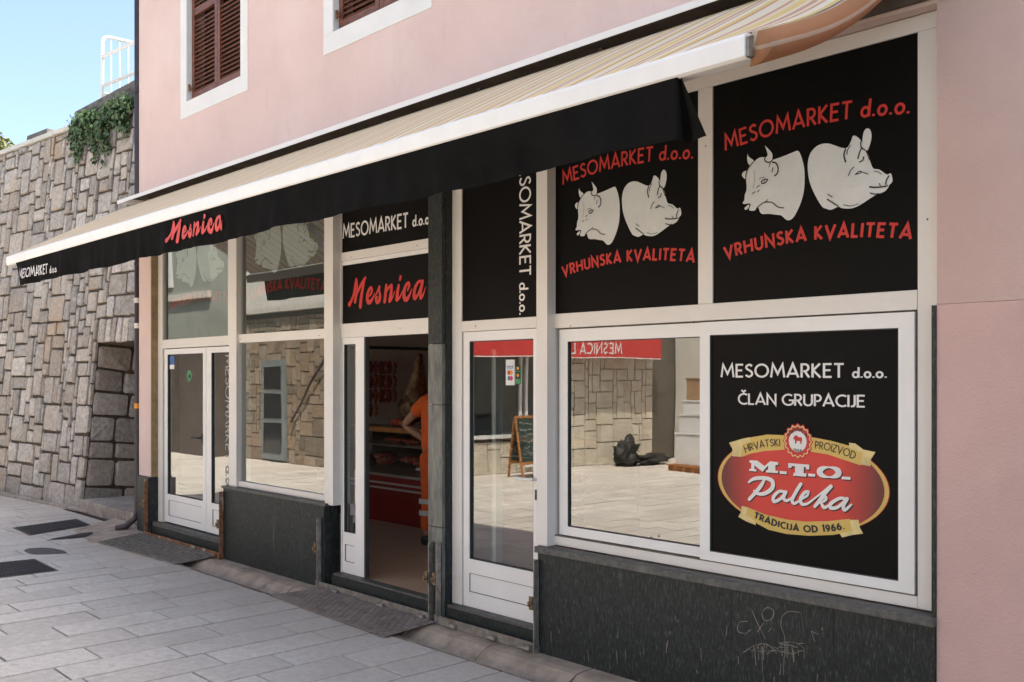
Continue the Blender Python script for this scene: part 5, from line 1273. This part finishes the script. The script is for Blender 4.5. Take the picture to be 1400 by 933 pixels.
V3 = [(0, 0, 1.0), (0, 0, .90), (-.11, 0, .84), (-.135, .02, .50), (-.135, -.01, .12), (.11, 0, .84), (.125, .02, .50), (.125, -.01, .12)]
tr_ = skin('trousers', V3, [(0, 1), (1, 2), (2, 3), (3, 4), (1, 5), (5, 6), (6, 7)], [.155, .15, .112, .088, .078, .112, .088, .078], 'orange', pr, root=1)
for sx in (-1, 1):
    for z in (.30, .42):
        mb = MB(); mb.tube([(PX + sx * .133, PY - .0, PZ + z), (PX + sx * .133, PY + .003, PZ + z + .05)], .098, 14, False); obj('reflective_band', mb, 'band', tr_)
    mb = MB(); mb.tube([(PX + sx * .13, PY - .06, PZ + .045), (PX + sx * .13, PY + .04, PZ + .055), (PX + sx * .13, PY + .17, PZ + .035)], [.05, .055, .04], 10); obj('shoe', mb, 'dark', pr, smooth=True)
def head():
    bm = bmesh.new(); bmesh.ops.create_icosphere(bm, subdivisions=3, radius=1); hv_ = []
    c = Vector((PX + .14, PY + .09, PZ + 1.72))
    mb = MB(); mb.v = [tuple(c + Vector((v.co.x * .083, v.co.y * .10, v.co.z * .125))) for v in bm.verts if True]; mb.f = [tuple(v.index for v in f.verts) for f in bm.faces]
    mb2 = MB(); mb2.v = [tuple(c + Vector((v.co.x * .09, v.co.y * .108 - .012, v.co.z * .125 + .015))) for v in bm.verts]; mb2.f = [tuple(v.index for v in f.verts) for f in bm.faces if f.calc_center_median().z > .1 or f.calc_center_median().y < -.3]
    bm.free(); obj('head', mb, 'skin', pr, smooth=True)
    used = sorted({i for f in mb2.f for i in f}); mp = {a: i for i, a in enumerate(used)}; mb2.v = [mb2.v[i] for i in used]; mb2.f = [tuple(mp[i] for i in f) for f in mb2.f]; obj('hair', mb2, 'hair', pr, smooth=True)
    mb = MB(); mb.tube([c + Vector((0, .095, .02)), c + Vector((0, .125, -.025))], [.008, .017], 8); obj('nose', mb, 'skin', pr, smooth=True)
    for sx in (-1, 1):
        mb = MB(); mb.tube([c + Vector((sx * .08, .0, .03)), c + Vector((sx * .095, -.012, .0)), c + Vector((sx * .08, 0, -.035))], [.012, .018, .01], 8); obj('ear', mb, 'skin', pr, smooth=True)
        mb = MB(); mb.tube([c + Vector((sx * .032, .088, .012)), c + Vector((sx * .032, .098, .012))], .011, 8); obj('eye', mb, 'ink', pr)
    mb = MB(); mb.tube([c + Vector((-.025, .09, -.06)), c + Vector((0, .098, -.062)), c + Vector((.025, .09, -.06))], .006, 6); obj('mouth', mb, 'sack', pr)
head()
def hand(base, d, side):
    base = Vector(base); d = Vector(d).normalized(); up = Vector((0, 0, 1)); s_ = d.cross(up).normalized(); n_ = s_.cross(d)
    V = [base, base + d * .05]; E = [(0, 1)]; rr_ = [.026, .028]
    for k, ln in enumerate((.065, .075, .07, .055)):
        o_ = s_ * (.027 - .018 * k); a = len(V); V += [base + d * .085 + o_, base + d * (.085 + ln * .5) + o_ - n_ * .012, base + d * (.085 + ln * .85) + o_ - n_ * .036]; E += [(1, a), (a, a + 1), (a + 1, a + 2)]; rr_ += [.0095, .0085, .0075]
    a = len(V); V += [base + d * .03 + s_ * .038 * side, base + d * .07 + s_ * .055 * side]; E += [(0, a), (a, a + 1)]; rr_ += [.011, .009]
    skin('hand', [(v.x - PX, v.y - PY, v.z - PZ) for v in V], E, rr_, 'skin', pr, 1)
hand((PX - .15, PY + .13, PZ + 1.0), (.5, .75, -.25), 1); hand((PX + .22, PY + .42, PZ + 1.06), (-.1, 1, -.1), -1)

# ================================================================ across the street (seen in the glass)
def clad(par, ax, u0, u1, z0, z1, fixed, sgn, cell, seed, m='lime', kind='stuff'):
    """joined cladding stones on a wall; ax 'y': wall faces +/-x ; ax 'x': wall faces +/-y"""
    global rr
    keep = rr; rr = random.Random(seed); mb = MB()
    for (a, b, c, d) in tile(u0, u1, z0, z1, cell):
        g_ = .011; p = rr.uniform(.02, .035); mb.isl.append(len(mb.v))
        if ax == 'y': mb.box(min(fixed, fixed + sgn * p), max(fixed, fixed + sgn * p), a + g_, b - g_, c + g_, d - g_)
        else: mb.box(a + g_, b - g_, min(fixed, fixed + sgn * p), max(fixed, fixed + sgn * p), c + g_, d - g_)
    rr = keep
    return obj('stone', mb, m, par, kind=kind)
ob_ = thing('corner_shop_building', 'low stone clad building across the street mirrored in the shop glass', 'building', (-22, -11, 0))
box('wall', 'limej', ob_, -34, -13.95, -20, -6.15, -.08, 3.3)
clad(ob_, 'x', -24, -13.95, 0, 3.2, -6.149, 1, .10, 5, 'stone2')
sw = box('side_wing', 'render', ob_, -34, -21.6, -6.1, -5.5, -.08, 2.5, label='low dark brown wing'); box('side_wing', 'greyr', ob_, -34, -21.6, -6.1, -5.55, 2.52, 7.2, label='upper grey rendered wing')
box('string_course', 'coping', ob_, -34, -21.55, -5.55, -5.44, 3.75, 3.9)
for k in range(3): wf = box('window', 'whitepaint', ob_, -30.5 + k * 2.9, -29.4 + k * 2.9, -5.549, -5.50, 4.1, 5.6); box('pane', 'darkglass', wf, -30.38 + k * 2.9, -30.0 + k * 2.9, -5.499, -5.48, 4.2, 5.5); box('pane', 'darkglass', wf, -29.9 + k * 2.9, -29.52 + k * 2.9, -5.499, -5.48, 4.2, 5.5)
clad(ob_, 'y', -12.4, -9.3, 0, 3.2, -13.949, 1, .12, 6)
clad(ob_, 'y', -9.3, -6.16, 0, .62, -13.949, 1, .155, 7)
box('coping', 'coping', ob_, -34.1, -13.8, -20, -6.0, 3.31, 3.42)
# shop windows on its side
for y0, y1, z0, z1 in ((-8.35, -6.4, .68, 2.5), (-9.25, -8.45, .1, 2.5)):
    wpart = MB(); f_ = .07; X_ = -13.945
    wpart.box(X_, X_ + .07, y0, y0 + f_, z0, z1); wpart.box(X_, X_ + .07, y1 - f_, y1, z0, z1); wpart.box(X_, X_ + .07, y0 + f_, y1 - f_, z0, z0 + f_); wpart.box(X_, X_ + .07, y0 + f_, y1 - f_, z1 - f_, z1)
    wf = obj('window_frame', wpart, 'whitepaint', ob_); box('pane', 'darkglass', wf, X_ + .002, X_ + .02, y0 + f_, y1 - f_, z0 + f_, z1 - f_)
# grey door on the street side
gd = box('door', 'grey', ob_, -20.0, -19.0, -6.12, -6.06, .05, 2.25)
for z0, z1 in ((.2, .85), (.95, 1.5), (1.6, 2.1)): box('panel', 'darkglass', gd, -19.88, -19.12, -6.059, -6.045, z0, z1)
mb = MB(); mb.tube([(-18.7, -6.05, .9), (-16.6, -6.02, 2.9)], .03, 6); obj('handrail', mb, 'dark', ob_)
ra = thing('red_awning', 'red awning with white lettering over the shop across the street', 'awning', (-13.4, -9, 2.2))
YA0, YA1 = -12.15, -5.9
mb = MB(); mb.prism([(-13.9, YA0, 2.95), (-13.5, YA0, 2.72), (-13.5, YA0, 2.73), (-13.9, YA0, 2.97)], (0, YA1 - YA0, 0)); obj('canopy', mb, 'redcloth', ra)
box('valance', 'redcloth', ra, -13.5, -13.485, YA0, YA1, 2.25, 2.72); box('valance_edge', 'ltext', ra, -13.484, -13.482, YA0, YA1, 2.255, 2.275)
place_text('lettering', 'MESNICA L', [(-10.85, 2.34), (-9.35, 2.34)], .22, .15, 'ltext', ra, lambda a, b, l: (-13.483 + l, a, b), .22, slab=True)
place_text('lettering', 'N', [(-8.5, 2.34), (-8.32, 2.34)], .22, .15, 'ltext', ra, lambda a, b, l: (-13.483 + l, a, b), .22, slab=True)
# tall pale house further back
ph = thing('pale_house', 'tall pale rendered house behind the low stone building across the street', 'building', (-26, -18, 0))
box('wall', 'pale', ph, -52, -16, -28, -20.2, -.08, 11)
for i in range(5):
    for z in (4.4, 6.9): wf = box('window', 'grey', ph, -34 + i * 3.6, -32.8 + i * 3.6, -20.19, -20.1, z, z + 1.5); box('pane', 'darkglass', wf, -33.92 + i * 3.6, -32.88 + i * 3.6, -20.099, -20.09, z + .08, z + 1.42)
rf = MB(); rf.prism([(-52.3, -28.3, 11.01), (-52.3, -19.9, 11.01), (-52.3, -24, 12.6)], (36.6, 0, 0)); obj('roof', rf, 'roof', ph)
# back yard wall
yb = thing('yard_building', 'plain rendered building closing the yard across the street', 'building', (-9, -14, 0))
box('wall', 'pale', yb, -13.9, 9, -22, -13.2, -.08, 6.2)
for i in range(3): wf = box('window', 'grey', yb, -11.5 + i * 4, -10.3 + i * 4, -13.19, -13.12, 3.6, 5.0); box('pane', 'darkglass', wf, -11.42 + i * 4, -10.38 + i * 4, -13.119, -13.11, 3.68, 4.92)
# chalkboard
cbt = thing('chalkboard', 'wooden framed chalkboard sign standing in front of the opposite shop window', 'sign', (-13.1, -7.9, 0))
for sx, nm in ((0, 'board'), (.45, 'board')):
    y0, y1 = -8.3, -7.55
    mb = MB(); xb0, xt0 = -13.0 - sx, -13.22
    P = lambda y, z: (xb0 + (xt0 - xb0) * z / 1.15, y, z)
    mb.prism([P(y0, .3), P(y1, .3), P(y1, 1.1), P(y0, 1.1)], (.015, 0, 0)); obj('board', mb, 'chalk', cbt)
    mb = MB()
    for yy in (y0 - .05, y1): mb.prism([P(yy, 0), P(yy + .05, 0), P(yy + .05, 1.15), P(yy, 1.15)], (.02, 0, 0))
    for zz in (.25, 1.1): mb.prism([P(y0, zz), P(y1, zz), P(y1, zz + .05), P(y0, zz + .05)], (.021, 0, 0))
    obj('wood_frame', mb, 'wood', cbt)
sq = random.Random(9); strokes = []
for r_ in range(6):
    z = 1.0 - r_ * .11; y = -8.22
    while y < -7.65:
        w_ = sq.uniform(.03, .09); strokes.append(([(y, z), (y + w_ * .5, z + sq.uniform(-.03, .04)), (y + w_, z + sq.uniform(-.02, .03))], [.006] * 3)); y += w_ + .025
place_strokes('chalk_marks', strokes, 'ltext', cbt, lambda a, b, l: (-13.0 + (-.22) * b / 1.15 + .018 + l, a, b), .0002, False)
# pallet with boxes
pl = thing('pallet', 'wooden pallet on the ground across the street under the white boxes', 'pallet', (-11.5, -11.5, 0))
for k in range(3): box('bearer', 'wood', pl, -12.2, -10.7, -12.1 + k * .6, -12.0 + k * .6, 0, .1)
for k in range(7): box('board', 'wood', pl, -12.2 + k * .22, -12.05 + k * .22, -12.15, -10.75, .101, .125)
for i, (lab, m_, z0, z1, c_) in enumerate((('large white box, lowest of the stack on the pallet', 'box', .127, .75, 'box'), ('white box in the middle of the stack on the pallet', 'box', .752, 1.12, 'box'), ('flat white box just below the cardboard carton', 'box', 1.122, 1.40, 'box'), ('brown cardboard carton on top of the white boxes', 'card', 1.402, 1.85, 'carton'))):
    d = .06 * i; bx = thing('carton' if m_ == 'card' else 'storage_box', lab, c_, (-11.45, -11.4, z0)); box('body', m_, bx, -12.1 + d, -10.8 - d, -12.0 + d, -10.9 - d * .5, z0, z1 - .03, bevel=.01); box('lid', m_, bx, -12.12 + d, -10.78 - d, -12.02 + d, -10.88 - d * .5, z1 - .029, z1, bevel=.006)
lump('black rubbish bag slumped against the pale stone wall across the street', (-13.5, -11.0, .24), .22, .24, .28, 'ink', None, 5, 'rubbish_bag', .9, 2.6)['category'] = 'bag'
lump('smaller black sack lying beside the rubbish bag', (-13.3, -11.6, .11), .22, .4, .12, 'ink', None, 15, 'black_sack', .9, 2.6)['category'] = 'sack'
